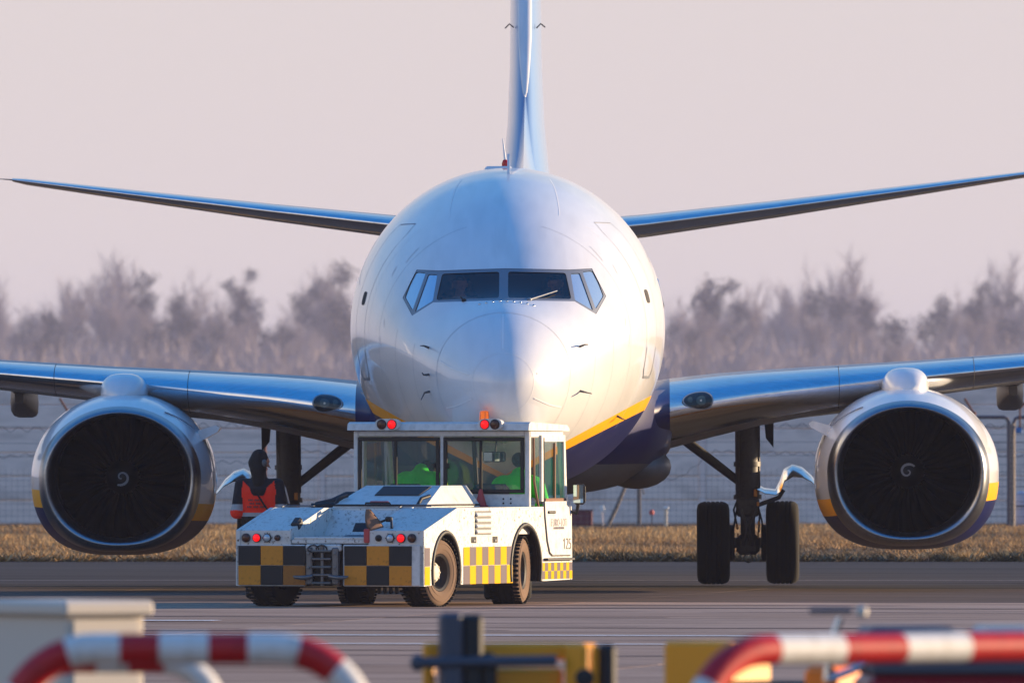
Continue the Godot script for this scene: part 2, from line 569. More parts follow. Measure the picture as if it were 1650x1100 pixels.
func build_ground() -> void:
	tag(put("ground", sheet(-2500, 2500, -5200, 200, -0.06), M["soil"]), "bare brown ground that runs on to the horizon", "ground", "", "structure")
	# the asphalt shoulder along the grass
	tag(put("taxiway", sheet(-160, 160, -224.5, -186.0, -0.004), M["asphalt"]), "darker asphalt taxiway strip between concrete apron and dry grass", "taxiway", "", "structure")
	# concrete slabs in rows, laid a little askew to the line of sight
	var apron := put("apron", sheet(-160, 160, -186.0, 60, -0.007), M["joint"])
	tag(apron, "concrete apron of large pale slabs under the aircraft", "apron", "", "structure")
	var turn := Basis(Vector3.UP, deg_to_rad(-9.0))
	var shapes := {}
	for r in 17:
		for c in 7:
			var w := 7.492 if r % 2 else 7.488
			if not shapes.has(w):
				var b := B.new()
				b.box(Vector3(0, -0.06, 0), Vector3(w, 0.12, 4.955), 0.003)
				shapes[w] = b.mesh()
			var s := put("slab", shapes[w], M["slab_far"] if r >= 14 else M["slab%d" % rng.randi_range(0, 3)], apron)
			s.transform = Transform3D(turn, turn * Vector3((c - 3) * 7.5, 0, 0) + turn * Vector3(0, 0, -105.0 - r * 5.0) + Vector3(-15, 0, 0))
			s.position.y = rng.randf_range(-0.001, 0.001)
	# rubber and oil left by tyres, long and thin at this angle
	for k in 12:
		var b := B.new()
		var d: float = [176.5, 172.0, 168.8, 166.0, 162.5, 158.5, 153.7, 150.2, 147.5, 141.0, 134.5, 131.0, 127.5, 123.0][k]
		var len: float = rng.randf_range(5.0, 14.0)
		var x := rng.randf_range(-5.0, 5.0)
		var wd: float = rng.randf_range(0.08, 0.26)
		var pts := []
		for i in 9:
			var u := i / 8.0
			pts.append(Vector3(x + (u - 0.5) * len, 0.0, 0.35 * sin(u * 3.0 + k) + rng.randf_range(-0.05, 0.05)))
		for i in 8:
			var w0: float = wd * (0.35 + 0.65 * sin(PI * i / 8.0))
			var w1: float = wd * (0.35 + 0.65 * sin(PI * (i + 1) / 8.0))
			b.q(pts[i] - Vector3(0, 0, w0), pts[i + 1] - Vector3(0, 0, w1), pts[i + 1] + Vector3(0, 0, w1), pts[i] + Vector3(0, 0, w0), Vector3.UP)
		var o := put("tyre_mark", b, M["tyre_mark"], apron)
		o.transform = Transform3D(turn, Vector3(0, 0.0045, -d))
	# painted lines
	for l in [[144.0, -30.0, 30.0, 0.42, "thin white painted line on the apron, farther of the two"], [138.2, -30.0, 30.0, 0.34, "thin white painted line on the apron, nearer of the two"], [154.6, -4.6, -3.1, 0.5, "short bright white dash painted on the apron left of the tractor"]]:
		var b := B.new()
		b.q(Vector3(l[1], 0, -l[3] / 2), Vector3(l[2], 0, -l[3] / 2), Vector3(l[2], 0, l[3] / 2), Vector3(l[1], 0, l[3] / 2), Vector3.UP)
		var o := put("road_marking", b, M["line_white"])
		o.transform = Transform3D(turn, Vector3(0, 0.009, -l[0]))
		tag(o, l[4], "road marking", "", "structure")
	var tm := put("road_marking", sheet(-40, 40, -197.0, -196.6, 0.002), M["line_white"])
	tm.material_override = M["line_faint"]
	tag(tm, "faint white line on the asphalt just behind the main wheels", "road marking", "", "structure")
	# dry grass strip: the turf below and the blades on it
	tag(put("lawn", sheet(-160, 160, -318, -224.5, 0.0), M["soil"]), "strip of bare soil under the dry grass between taxiway and wall", "ground", "", "structure")
	var blade := B.new()
	for k in 11:
		var a := rng.randf() * TAU
		var base := Vector3(cos(a), 0, sin(a)) * rng.randf_range(0.0, 0.16)
		var lean := Vector3(rng.randf_range(-0.16, 0.16), rng.randf_range(0.04, 0.19), rng.randf_range(-0.16, 0.16))
		var side := Vector3(sin(a), 0, -cos(a)) * rng.randf_range(0.008, 0.016)
		side.x = absf(side.x) + 0.006
		blade.ft(base - side, base + side, base + lean, Vector3(0, 0.5, 1))
	var mm := MultiMesh.new()
	mm.transform_format = MultiMesh.TRANSFORM_3D
	mm.use_colors = true
	mm.mesh = blade.mesh()
	var N := 85000
	mm.instance_count = N
	var clump := FastNoiseLite.new()
	clump.seed = 4
	clump.frequency = 0.09
	for i in N:
		var z := -224.9 - pow(rng.randf(), 1.15) * 70.0
		var half: float = -z * 0.0365 + 1.5
		var x := rng.randf_range(-half, half)
		var k := clump.get_noise_2d(x * 1.3, z * 0.8)
		var h := rng.randf_range(0.5, 1.15) * (1.0 + k * 0.75)
		if z > -227.0:
			h *= 0.7
		elif z < -275.0:
			h *= 0.75
		mm.set_instance_transform(i, Transform3D(Basis(Vector3.UP, rng.randf() * TAU).scaled(Vector3(1.3, h, 1.3)), Vector3(x, 0, z)))
		var c := Color(0.38, 0.21, 0.085).lerp(Color(0.56, 0.36, 0.16), clampf(0.35 + k * 1.2 + rng.randf_range(-0.25, 0.25), 0.0, 1.0))
		if k < -0.22 or rng.randf() < 0.07:
			c = Color(0.20, 0.15, 0.09).lerp(c, rng.randf() * 0.6)
		if z > -226.6 and clump.get_noise_2d(x * 2.0, 90.0) > -0.05:
			c = Color(0.06, 0.065, 0.04).lerp(c, rng.randf() * 0.5)
		mm.set_instance_color(i, c)
	var g := MultiMeshInstance3D.new()
	g.name = "grass"
	g.multimesh = mm
	g.material_override = M["grass"]
	add_child(g)
	tag(g, "dry straw coloured grass strip along the far side of the taxiway", "grass", "", "stuff")

func coil(b: B, pts: Array, r: float, turns_per_m: float) -> void:
	for i in pts.size() - 1:
		var a: Vector3 = pts[i]
		var d: Vector3 = pts[i + 1] - a
		var n := int(d.length() * turns_per_m * 8.0)
		var path := []
		for k in n + 1:
			var t := float(k) / n
			var an := TAU * k / 8.0
			path.append(a + d * t + Vector3(0, cos(an) * r, sin(an) * r))
		b.tube(path, 0.007, 3, false)

func build_background() -> void:
	# grey wall of stacked concrete planks between posts
	var wall := thing("noise_wall", "long grey wall of stacked concrete planks behind the dry grass", "wall", Vector3(0, 0, -313))
	var pm := B.new()
	pm.box(Vector3.ZERO, Vector3(3.86, 0.488, 0.10), 0.018)
	var plank := pm.mesh()
	var pb := B.new()
	pb.box(Vector3(0, 1.50, 0), Vector3(0.15, 3.0, 0.16), 0.02)
	var post_mesh := pb.mesh()
	for i in range(-4, 5):
		for j in 6:
			var p := put("plank", plank, M["hazed_wall"], wall)
			p.position = Vector3(i * 4.0 + 2.0, 0.25 + j * 0.5, rng.randf_range(-0.012, 0.012))
			p.rotation.x = rng.randf_range(-0.02, 0.02)
	for i in range(-4, 6):
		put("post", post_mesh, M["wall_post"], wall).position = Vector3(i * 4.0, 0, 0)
	# wire fence in front of the wall
	var fence := thing("wire_fence", "dark wire mesh fence with coiled barbed wire before the grey wall", "fence", Vector3(0, 0, -301))
	var wires := B.new()
	for k in 9:
		wires.tube([Vector3(-13, 0.12 + k * 0.12, 0), Vector3(13, 0.12 + k * 0.12, 0)], 0.0035, 3, false)
	for k in 216:
		wires.tube([Vector3(-13 + k * 0.12, 0.05, 0), Vector3(-13 + k * 0.12, 1.2, 0)], 0.0025, 3, false)
	for h in [1.45, 1.72, 2.05]:
		wires.tube([Vector3(-13, h, 0.02), Vector3(-4, h - 0.03, 0.02), Vector3(5, h + 0.02, 0.02), Vector3(13, h, 0.02)], 0.005, 3, false)
	tag(put("mesh_wire", wires, M["wire"], fence), "", "", "", "stuff")
	var cb := B.new()
	coil(cb, [Vector3(-13, 2.0, 0), Vector3(-9.6, 1.99, 0), Vector3(-6.0, 2.08, 0), Vector3(0, 2.02, 0), Vector3(5.2, 2.06, 0), Vector3(7.0, 2.07, 0), Vector3(13, 2.03, 0)], 0.05, 3.0)
	tag(put("barbed_wire", cb, M["wire"], fence), "", "", "", "stuff")
	cb = B.new()
	coil(cb, [Vector3(-13, 1.40, 0.1), Vector3(-11, 1.38, 0.1), Vector3(-9.2, 1.52, 0.1), Vector3(-7, 1.36, 0.1), Vector3(-5.2, 1.32, 0.1), Vector3(-4.5, 1.6, 0.1), Vector3(-3, 1.45, 0.1), Vector3(1.4, 1.3, 0.1), Vector3(2.8, 0.94, 0.1), Vector3(3.4, 1.02, 0.1), Vector3(4.1, 1.55, 0.1), Vector3(6.0, 1.5, 0.1), Vector3(9.5, 1.45, 0.1), Vector3(13, 1.5, 0.1)], 0.028, 3.5)
	tag(put("barbed_wire", cb, M["wire"], fence), "", "", "", "stuff")
	for x in [-8.95, -5.0, 9.35]:
		var b := B.new()
		b.tube([Vector3(x, 0, 0.05), Vector3(x, 2.35, 0.05)], 0.035, 8)
		b.tube([Vector3(x, 2.3, 0.05), Vector3(x - 0.2, 2.62, 0.05)], 0.025, 6)
		put("post", b, M["rust"], fence)
	# two mottled posts near the middle: an upright and its brace
	var up := thing("concrete_post", "mottled upright concrete fence post seen right under the aircraft belly", "fence post", Vector3(2.56, 0, -300))
	var b2 := B.new()
	b2.box(Vector3(0, 0.48, 0), Vector3(0.085, 0.96, 0.085), 0.012)
	b2.box(Vector3(0, 0.98, 0), Vector3(0.11, 0.05, 0.11), 0.012)
	put("shaft", b2, M["post_mottled"], up)
	b2 = B.new()
	b2.tube([Vector3(0.02, 0.98, 0.05), Vector3(0.10, 0.68, 0.05)], 0.016, 6)
	put("strut", b2, M["post_mottled"], up)
	var br := thing("leaning_post", "mottled post leaning to the right beside the upright fence post", "fence post", Vector3(1.90, 0, -299.6))
	b2 = B.new()
	b2.tube([Vector3(0, 0, 0), Vector3(0.21, 0.44, 0), Vector3(0.40, 0.90, 0)], [0.045, 0.042, 0.036], 8)
	put("shaft", b2, M["post_mottled"], br)
	b2 = B.new()
	b2.ball(Vector3(0.41, 0.91, 0), Vector3(0.04, 0.025, 0.04), 8, 6)
	put("end_cap", b2, M["wall_post"], br)
	# small things standing before the wall
	var wp := thing("marker_post", "small white marker post before the grey wall left of the right main wheels", "marker post", Vector3(3.12, 0, -302))
	b2 = B.new()
	b2.box(Vector3(0, 0.19, 0), Vector3(0.07, 0.38, 0.05), 0.01)
	put("shaft", b2, M["cabinet_cream"], wp)
	b2 = B.new()
	b2.box(Vector3(0, 0.40, 0), Vector3(0.12, 0.06, 0.07), 0.01)
	put("cap", b2, M["line_white"], wp)
	var rp := thing("marker_lamp", "small red lamp on a stake before the grey wall", "lamp", Vector3(2.84, 0, -302.5))
	b2 = B.new()
	b2.box(Vector3(0, 0.13, 0), Vector3(0.02, 0.26, 0.02))
	put("stake", b2, M["wire"], rp)
	b2 = B.new()
	b2.lathe(Vector3(0, 0.26, 0), Vector3.UP, [Vector2(0, 0), Vector2(0.05, 0), Vector2(0.055, 0.06), Vector2(0.03, 0.1), Vector2(0, 0.11)], 10)
	put("lens", b2, M["cone_red"], rp)
	var sc := thing("sign_post", "small pale sign on a leaning stake left of the mottled posts", "sign", Vector3(1.86, 0, -304))
	b2 = B.new()
	b2.tube([Vector3(0, 0, 0), Vector3(-0.02, 0.34, 0)], 0.014, 6)
	put("stake", b2, M["wall_post"], sc)
	b2 = B.new()
	b2.box(Vector3(-0.02, 0.37, 0.02), Vector3(0.10, 0.13, 0.02), 0.008, Basis(Vector3.BACK, 0.3))
	put("panel", b2, M["line_white"], sc)
	var mb := thing("maroon_cabinet", "low maroon cabinet before the grey wall beside the tractor door", "cabinet", Vector3(1.42, 0, -305))
	b2 = B.new()
	b2.box(Vector3(0, 0.17, 0), Vector3(0.46, 0.30, 0.25), 0.02)
	put("body", b2, mat("maroon", Color(0.42, 0.20, 0.24), 0.7), mb)
	b2 = B.new()
	b2.box(Vector3(0, 0.335, 0), Vector3(0.50, 0.03, 0.29), 0.01)
	put("lid", b2, M["maroon"], mb)
	# gate frames with rounded corners and a forked post at the far right
	for s in [0, 1]:
		var gt := thing("gate_frame", ["pipe gate frame with rounded corner, left of the forked post", "pipe gate frame with rounded corner, right of the forked post"][s], "gate", Vector3(9.68 + 0.1 * s, 0, -290))
		var d := -1.0 if s == 0 else 1.0
		var b3 := B.new()
		b3.tube([Vector3(0, 0.05, 0), Vector3(0, 2.12, 0), Vector3(d * 0.03, 2.2, 0), Vector3(d * 0.1, 2.23, 0), Vector3(d * 1.7, 2.23, 0), Vector3(d * 1.78, 2.2, 0), Vector3(d * 1.8, 2.1, 0), Vector3(d * 1.8, 0.05, 0), Vector3(0, 0.05, 0)], 0.036, 8)
		put("pipe_frame", b3, M["wire"], gt)
		b3 = B.new()
		for k in 14:
			b3.tube([Vector3(0, 0.15 + k * 0.145, 0), Vector3(d * 1.8, 0.15 + k * 0.145, 0)], 0.005, 3, false)
		tag(put("mesh_wire", b3, M["wire"], gt), "", "", "", "stuff")
	var fp := thing("forked_post", "mottled fence post with a rusty forked top at the far right", "fence post", Vector3(9.73, 0, -289.5))
	var b4 := B.new()
	b4.tube([Vector3(0, 0, 0), Vector3(0, 2.1, 0)], [0.055, 0.05], 8)
	put("shaft", b4, M["post_mottled"], fp)
	b4 = B.new()
	b4.tube([Vector3(0.15, 2.0, 0.05), Vector3(0.15, 2.42, 0.05)], 0.02, 6)
	b4.tube([Vector3(0.15, 2.4, 0.05), Vector3(-0.1, 2.72, 0.05)], 0.028, 6)
	b4.tube([Vector3(0.15, 2.4, 0.05), Vector3(0.4, 2.7, 0.05)], 0.028, 6)
	put("forked_arm", b4, M["rust"], fp)
	b4 = B.new()
	b4.box(Vector3(0.13, 1.97, 0.06), Vector3(0.13, 0.11, 0.08), 0.015)
	put("insulator", b4, M["blue_plastic"], fp)
	# pale plastic-wrapped bundle behind the right engine
	var pw := thing("wrapped_bundle", "pale plastic wrapped bundle standing beside the forked post", "bundle", Vector3(10.05, 0, -293))
	b4 = B.new()
	b4.lathe(Vector3.ZERO, Vector3.UP, [Vector2(0, 0), Vector2(0.17, 0), Vector2(0.19, 0.25), Vector2(0.15, 0.5), Vector2(0.17, 0.7), Vector2(0.06, 0.78), Vector2(0, 0.78)], 9)
	put("sheeting", b4, mat("film", Color(0.70, 0.70, 0.76), 0.3), pw)
	b4 = B.new()
	b4.lathe(Vector3(0, 0.47, 0), Vector3.UP, [Vector2(0.165, 0), Vector2(0.175, 0.015), Vector2(0.165, 0.03)], 10)
	put("strap", b4, M["wire"], pw)
	build_trees()

# a bare winter tree about 12 m tall; returns [wood, twigs]
func bare_tree(sd: int, spread: float, tall: float) -> Array:
	var r := RandomNumberGenerator.new()
	r.seed = sd
	var wood := B.new()
	var twigs := B.new()
	var ends := []
	var stack := [[Vector3.ZERO, Vector3(r.randf_range(-0.06, 0.06), 1, 0).normalized(), tall * 0.42, 0.17, 0]]
	while stack.size():
		var s: Array = stack.pop_back()
		var p: Vector3 = s[0]
		var d: Vector3 = s[1]
		var lev: int = s[4]
		var L: float = s[2]
		var path := [p]
		var rad := [s[3]]
		for k in 3:
			d = (d + Vector3(r.randf_range(-0.13, 0.13), r.randf_range(0.0, 0.10), r.randf_range(-0.13, 0.13))).normalized()
			p += d * L / 3.0
			path.append(p)
			rad.append(s[3] * (1.0 - 0.2 * (k + 1)))
			if lev < 3 and (k > 0 or lev > 0):
				for m in [3, 3, 3][lev]:
					var out := Vector3(r.randf_range(-1, 1), r.randf_range(0.1, 1.2), r.randf_range(-1, 1)).normalized()
					stack.append([p, (d * 0.9 + out * spread).normalized(), L * r.randf_range(0.42, 0.66), s[3] * 0.5, lev + 1])
		wood.tube(path, rad, 5 if lev == 0 else 3, false)
		if lev < 2:
			stack.append([p, d, L * 0.72, s[3] * 0.6, lev + 1])
		if lev >= 2:
			for m in 5:
				var t: float = r.randf()
				var q: Vector3 = path[1].lerp(path[3], t)
				var out2: Vector3 = (d + Vector3(r.randf_range(-1, 1), r.randf_range(-0.1, 1.1), r.randf_range(-1, 1)) * 0.8).normalized() * r.randf_range(0.5, 1.3)
				var sd2 := out2.cross(Vector3(r.randf_range(-1, 1), 0.3, r.randf_range(-1, 1))).normalized() * 0.016
				twigs.ft(q - sd2, q + sd2, q + out2, Vector3(0, 0.3, 1))
	return [wood.mesh(), twigs.mesh()]

func mistletoe_ball(sd: int) -> ArrayMesh:
	var r := RandomNumberGenerator.new()
	r.seed = sd
	var b := B.new()
	for i in 620:
		var d := Vector3(r.randf_range(-1, 1), r.randf_range(-1, 1), r.randf_range(-1, 1))
		if d.length() > 1.0 or d.length() < 0.05:
			continue
		var p := d * (0.92 if r.randf() < 0.7 else 1.35)
		p += Vector3(0.35 * sin(d.y * 4.0 + sd), 0.30 * sin(d.x * 5.0 + sd * 2.0), 0.2 * cos(d.y * 3.0))
		var u := Vector3(r.randf_range(-1, 1), r.randf_range(-1, 1), r.randf_range(-1, 1)).normalized() * 0.17
		var w := u.cross(Vector3(r.randf_range(-1, 1), r.randf_range(-1, 1), r.randf_range(-1, 1)).normalized()).normalized() * 0.07
		b.q(p - u, p + w, p + u, p - w, p + Vector3(0, 0, 0.2))
	return b.mesh()

const ORD := ["first", "second", "third", "fourth", "fifth", "sixth", "seventh", "eighth", "ninth", "tenth", "eleventh", "twelfth", "thirteenth", "fourteenth", "fifteenth", "sixteenth", "seventeenth", "eighteenth", "nineteenth", "twentieth", "twenty-first", "twenty-second", "twenty-third", "twenty-fourth", "twenty-fifth", "twenty-sixth", "twenty-seventh", "twenty-eighth", "twenty-ninth", "thirtieth", "thirty-first", "thirty-second", "thirty-third"]

func build_trees() -> void:
	var kinds := []
	for k in 6:
		kinds.append(bare_tree(100 + k, [0.85, 0.7, 1.05, 0.6, 0.95, 0.75][k], 11.0))
	var balls := [mistletoe_ball(1), mistletoe_ball(2), mistletoe_ball(3)]
	# trees with mistletoe: top and foot line on the photograph, distance, and the balls hung in the crown
	var marked := [
		[232, 448, 880, [[232, 456, 11], [227, 484, 10], [243, 487, 8]], "bare tree at the left with two stacked mistletoe balls near its top"],
		[287, 462, 900, [[287, 490, 9], [288, 512, 11], [284, 535, 12]], "bare tree with a dark column of mistletoe left of centre"],
		[378, 452, 870, [[370, 463, 8], [388, 480, 10], [382, 512, 9], [394, 490, 7]], "bare tree with mistletoe stepping down to the right above the left wing"],
		[403, 436, 980, [[403, 445, 7], [410, 500, 12]], "thin bare tree with one small mistletoe ball near its tip"],
		[481, 470, 890, [[481, 489, 10], [488, 510, 9]], "bare tree with one mid sized mistletoe ball above the left wing"],
		[516, 430, 930, [[516, 467, 11], [506, 478, 8], [520, 520, 12]], "tall bare tree with mistletoe left of the one nearest the nose"],
		[551, 415, 900, [[551, 444, 13], [545, 497, 12], [556, 520, 15], [560, 545, 14]], "tallest bare tree with large mistletoe just left of the aircraft nose"],
		[80, 490, 860, [[79, 517, 9], [89, 547, 15], [72, 560, 12]], "bare tree with low dark mistletoe at the left edge"],
		[41, 500, 900, [[41, 529, 9], [30, 550, 10]], "short bare tree with mistletoe nearest the left edge"],
		[128, 500, 930, [[128, 532, 7], [140, 560, 9]], "bare tree with one small low mistletoe ball at the left"],
		[256, 500, 840, [[256, 543, 15], [268, 560, 14], [300, 525, 10]], "broad bare tree with low clumps of mistletoe behind the left engine"],
		[330, 520, 850, [[325, 560, 12], [350, 540, 10]], "short bare tree with low mistletoe behind the left wing"],
		[440, 510, 860, [[430, 550, 12], [455, 545, 12]], "short broad bare tree with paired low mistletoe left of the nose"],
		[1146, 440, 880, [[1146, 478, 17], [1150, 498, 11]], "bare tree with the biggest mistletoe ball, right of the aircraft nose"],
		[1181, 425, 910, [[1179, 463, 8], [1187, 500, 10], [1194, 510, 8]], "bare tree with small mistletoe right beside the biggest ball"],
		[1315, 455, 890, [[1315, 488, 13], [1310, 502, 8]], "bare tree with a round mistletoe ball above the right wing"],
		[1351, 470, 900, [[1351, 500, 12], [1362, 497, 7]], "bare tree with a mistletoe ball right of the round one"],
		[1393, 470, 880, [[1393, 497, 10], [1398, 520, 9]], "bare tree with mistletoe above the right engine pylon"],
		[1520, 455, 900, [[1520, 490, 9], [1512, 515, 12]], "bare tree with mistletoe right of the right engine pylon"],
		[1588, 440, 890, [[1588, 469, 9], [1567, 497, 9], [1578, 506, 9], [1581, 488, 5]], "bare tree with four mistletoe balls at the right"],
		[1628, 445, 920, [[1629, 483, 9], [1605, 487, 6], [1620, 540, 17]], "bare tree with mistletoe nearest the right edge"],
		[1112, 500, 850, [[1115, 545, 8], [1083, 533, 7], [1180, 555, 12]], "low bare tree with mistletoe close to the right side of the fuselage"],
		[1440, 500, 850, [[1440, 535, 14], [1495, 530, 13]], "short bare tree with wide low mistletoe behind the right wing"]]
	var i := 0
	for t in marked:
		var dist: float = t[2] * 3.5
		var foot := spot(t[0], 691, dist)
		foot.y = 0.0
		var top := spot(t[0], t[1], dist).y
		var o := thing("bare_tree", t[4], "tree", foot, 0.0, "bare trees along the skyline")
		var k: Array = kinds[i % 6]
		var size: float = top / 12.2
		var w := put("trunk", k[0], M["hazy_bark"], o)
		w.scale = Vector3.ONE * size
		w.rotation.y = rng.randf() * TAU
		var tw := put("crown", k[1], M["hazy_twig"], o)
		tw.scale = w.scale
		tw.rotation.y = w.rotation.y
		for m in t[3]:
			var bl := put("mistletoe", balls[rng.randi_range(0, 2)], M["mistletoe"], o)
			bl.set_meta("kind", "stuff")
			bl.position = spot(m[0], m[1], dist - rng.randf_range(4.0, 9.0)) - foot
			bl.scale = Vector3.ONE * (m[2] * dist / FOCAL) * 1.6
			bl.rotation.y = rng.randf() * TAU
		i += 1
	# the trees between and behind them
	var n := 0
	for x in range(-60, 1720, 22):
		if x > 600 and x < 1060:
			continue
		var px := x + rng.randf_range(-9, 9)
		var dist := rng.randf_range(3250, 3900)
		var top_px := rng.randf_range(485, 570) if rng.randf() < 0.8 else rng.randf_range(430, 480)
		var foot := spot(px, 691, dist)
		foot.y = 0.0
		var top := spot(px, top_px, dist).y
		var side := "left" if x < 825 else "right"
		var rank: int = n if x < 825 else 60 - n
		var look: String = "tall thin" if top_px < 460 else ("middling" if top_px < 505 else "low broad")
		var o := thing("skyline_tree", "%s hazy bare tree without mistletoe, %s from the %s edge" % [look, ORD[clampi(rank, 0, ORD.size() - 1)], side], "tree", foot, rng.randf() * TAU, "plain bare trees of the skyline")
		var k: Array = kinds[rng.randi_range(0, 5)]
		var w := put("trunk", k[0], M["hazy_bark"], o)
		w.scale = Vector3(1.25, 1.0, 1.25) * top / 10.6
		var tw := put("crown", k[1], M["hazy_twig"], o)
		tw.scale = w.scale
		n += 1
	# the undergrowth below them reads as one mass
	var b := B.new()
	var r := RandomNumberGenerator.new()
	r.seed = 77
	for k in 150:
		var p := Vector3(r.randf_range(-1.1, 1.1), 0, r.randf_range(-0.8, 0.8))
		p.y = r.randf_range(0.0, 2.6) * (1.15 - absf(p.x) * 0.7)
		var d := Vector3(r.randf_range(-0.5, 0.5), r.randf_range(0.3, 1.0), r.randf_range(-0.5, 0.5))
		var s := d.cross(Vector3(r.randf_range(-1, 1), 0.2, r.randf_range(-1, 1))).normalized() * 0.05
		b.ft(p - s, p + s, p + d, Vector3(0, 0.3, 1))
	var mm := MultiMesh.new()
	mm.transform_format = MultiMesh.TRANSFORM_3D
	mm.mesh = b.mesh()
	mm.instance_count = 2600
	for k in 2600:
		var z := r.randf_range(-3800, -2900)
		var x := r.randf_range(-1, 1) * (-z * 0.0375 + 4.0)
		var h := r.randf_range(2.8, 6.6)
		mm.set_instance_transform(k, Transform3D(Basis(Vector3.UP, r.randf() * TAU).scaled(Vector3(4.8, h, 4.8)), Vector3(x, 0, z)))
	var th := MultiMeshInstance3D.new()
	th.name = "thicket"
	th.multimesh = mm
	th.material_override = M["hazy_twig"]
	add_child(th)
	tag(th, "dense brown grey thicket under the far bare trees", "thicket", "", "stuff")

# ------------------------------------------------------------------ the airliner, nose at z = 0, tail towards -z
# monotone curves through given points (station -> value), in the square root of the station so that the nose is blunt
func curve(keys: Array) -> Array:
	var xs := []
	var ys := []
	for k in keys:
		xs.append(sqrt(k[0]))
		ys.append(k[1])
	var n := xs.size()
	var d := []
	for i in n - 1:
		d.append((ys[i + 1] - ys[i]) / (xs[i + 1] - xs[i]))
	var m := []
	for i in n:
		if i == 0:
			m.append(d[0])
		elif i == n - 1:
			m.append(d[n - 2])
		elif d[i - 1] * d[i] <= 0.0:
			m.append(0.0)
		else:
			m.append(2.0 * d[i - 1] * d[i] / (d[i - 1] + d[i]))
	return [xs, ys, m]

func at_curve(c: Array, q: float) -> float:
	var xs: Array = c[0]
	var i := 0
	while i < xs.size() - 2 and q > xs[i + 1]:
		i += 1
	var h: float = xs[i + 1] - xs[i]
	var t := clampf((q - xs[i]) / h, 0.0, 1.0)
	var t2 := t * t
	var t3 := t2 * t
	return c[1][i] * (2 * t3 - 3 * t2 + 1) + c[2][i] * h * (t3 - 2 * t2 + t) + c[1][i + 1] * (-2 * t3 + 3 * t2) + c[2][i + 1] * h * (t3 - t2)

var body_w: Array
var body_t: Array
var body_b: Array
var body_c: Array

func body_curves() -> void:
	body_w = curve([[0, 0.0], [0.1, 0.255], [0.3, 0.45], [0.6, 0.625], [1.0, 0.80], [1.5, 0.985], [2.0, 1.16], [2.5, 1.315], [3.0, 1.45], [4.0, 1.66], [5.0, 1.795], [6.0, 1.865], [7.0, 1.88], [24, 1.88], [28, 1.74], [32, 1.28], [35, 0.80], [38, 0.22]])
	body_t = curve([[0, 2.52], [0.1, 2.775], [0.3, 2.97], [0.6, 3.18], [1.0, 3.37], [1.5, 3.52], [1.75, 3.63], [2.3, 3.98], [2.7, 4.22], [3.2, 4.47], [4.0, 4.76], [5.0, 4.98], [6.0, 5.08], [7.0, 5.12], [33, 5.12], [38, 4.85]])
	body_b = curve([[0, 2.52], [0.1, 2.26], [0.3, 2.07], [0.6, 1.89], [1.0, 1.735], [1.5, 1.60], [2.0, 1.50], [3.0, 1.375], [4.0, 1.30], [5.0, 1.265], [6.0, 1.25], [24, 1.25], [28, 1.7], [32, 2.7], [35, 3.7], [38, 4.5]])
	body_c = curve([[0, 2.52], [0.5, 2.58], [1.0, 2.68], [2.0, 2.88], [3.0, 3.02], [4.0, 3.11], [5.0, 3.17], [6.0, 3.19], [24, 3.19], [28, 3.4], [32, 3.9], [35, 4.35], [38, 4.68]])

func body_at(s: float, th: float) -> Vector3:
	var q := sqrt(maxf(s, 0.0))
	var c := at_curve(body_c, q)
	var k := cos(th)
	var r := at_curve(body_t, q) - c if k > 0.0 else c - at_curve(body_b, q)
	return Vector3(at_curve(body_w, q) * sin(th), c + r * k, -s)

func body_normal(s: float, th: float) -> Vector3:
	var q := sqrt(maxf(s, 0.0))
	var dq := 0.012
	var q0 := maxf(q - dq, 0.004)
	var q1 := q + dq
	var a := body_at(q1 * q1, th) - body_at(q0 * q0, th)
	var b := body_at(maxf(s, 0.003), th + 0.012) - body_at(maxf(s, 0.003), th - 0.012)
	var n := b.cross(a).normalized()
	var out := Vector3(sin(th), cos(th), 0.0)
	if s < 0.02:
		return (n if n.dot(out + Vector3(0, 0, 2)) > 0.0 else -n)
	return n if n.dot(out) > 0.0 else -n

# the angle at which the body passes a height (right side)
func body_angle(s: float, y: float) -> float:
	var lo := 0.0
	var hi := PI
	for i in 30:
		var m := (lo + hi) / 2
		if body_at(s, m).y > y:
			lo = m
		else:
			hi = m
	return lo

# a thin line laid on the skin: points are (station, angle)
func skin_line(b: B, pts: Array, width: float, lift := 0.004) -> void:
	var L := []
	var R := []
	var N := []
	for i in pts.size():
		var p: Vector2 = pts[i]
		var a: Vector2 = pts[maxi(i - 1, 0)]
		var c: Vector2 = pts[mini(i + 1, pts.size() - 1)]
		var n := body_normal(p.x, p.y)
		var d := (body_at(c.x, c.y) - body_at(a.x, a.y)).normalized()
		var s := d.cross(n).normalized() * width * 0.5
		var o := body_at(p.x, p.y) + n * lift
		L.append(o - s)
		R.append(o + s)
		N.append(n)
	for i in pts.size() - 1:
		b.t(L[i], R[i], R[i + 1], N[i], N[i], N[i + 1])
		b.t(L[i], R[i + 1], L[i + 1], N[i], N[i + 1], N[i + 1])

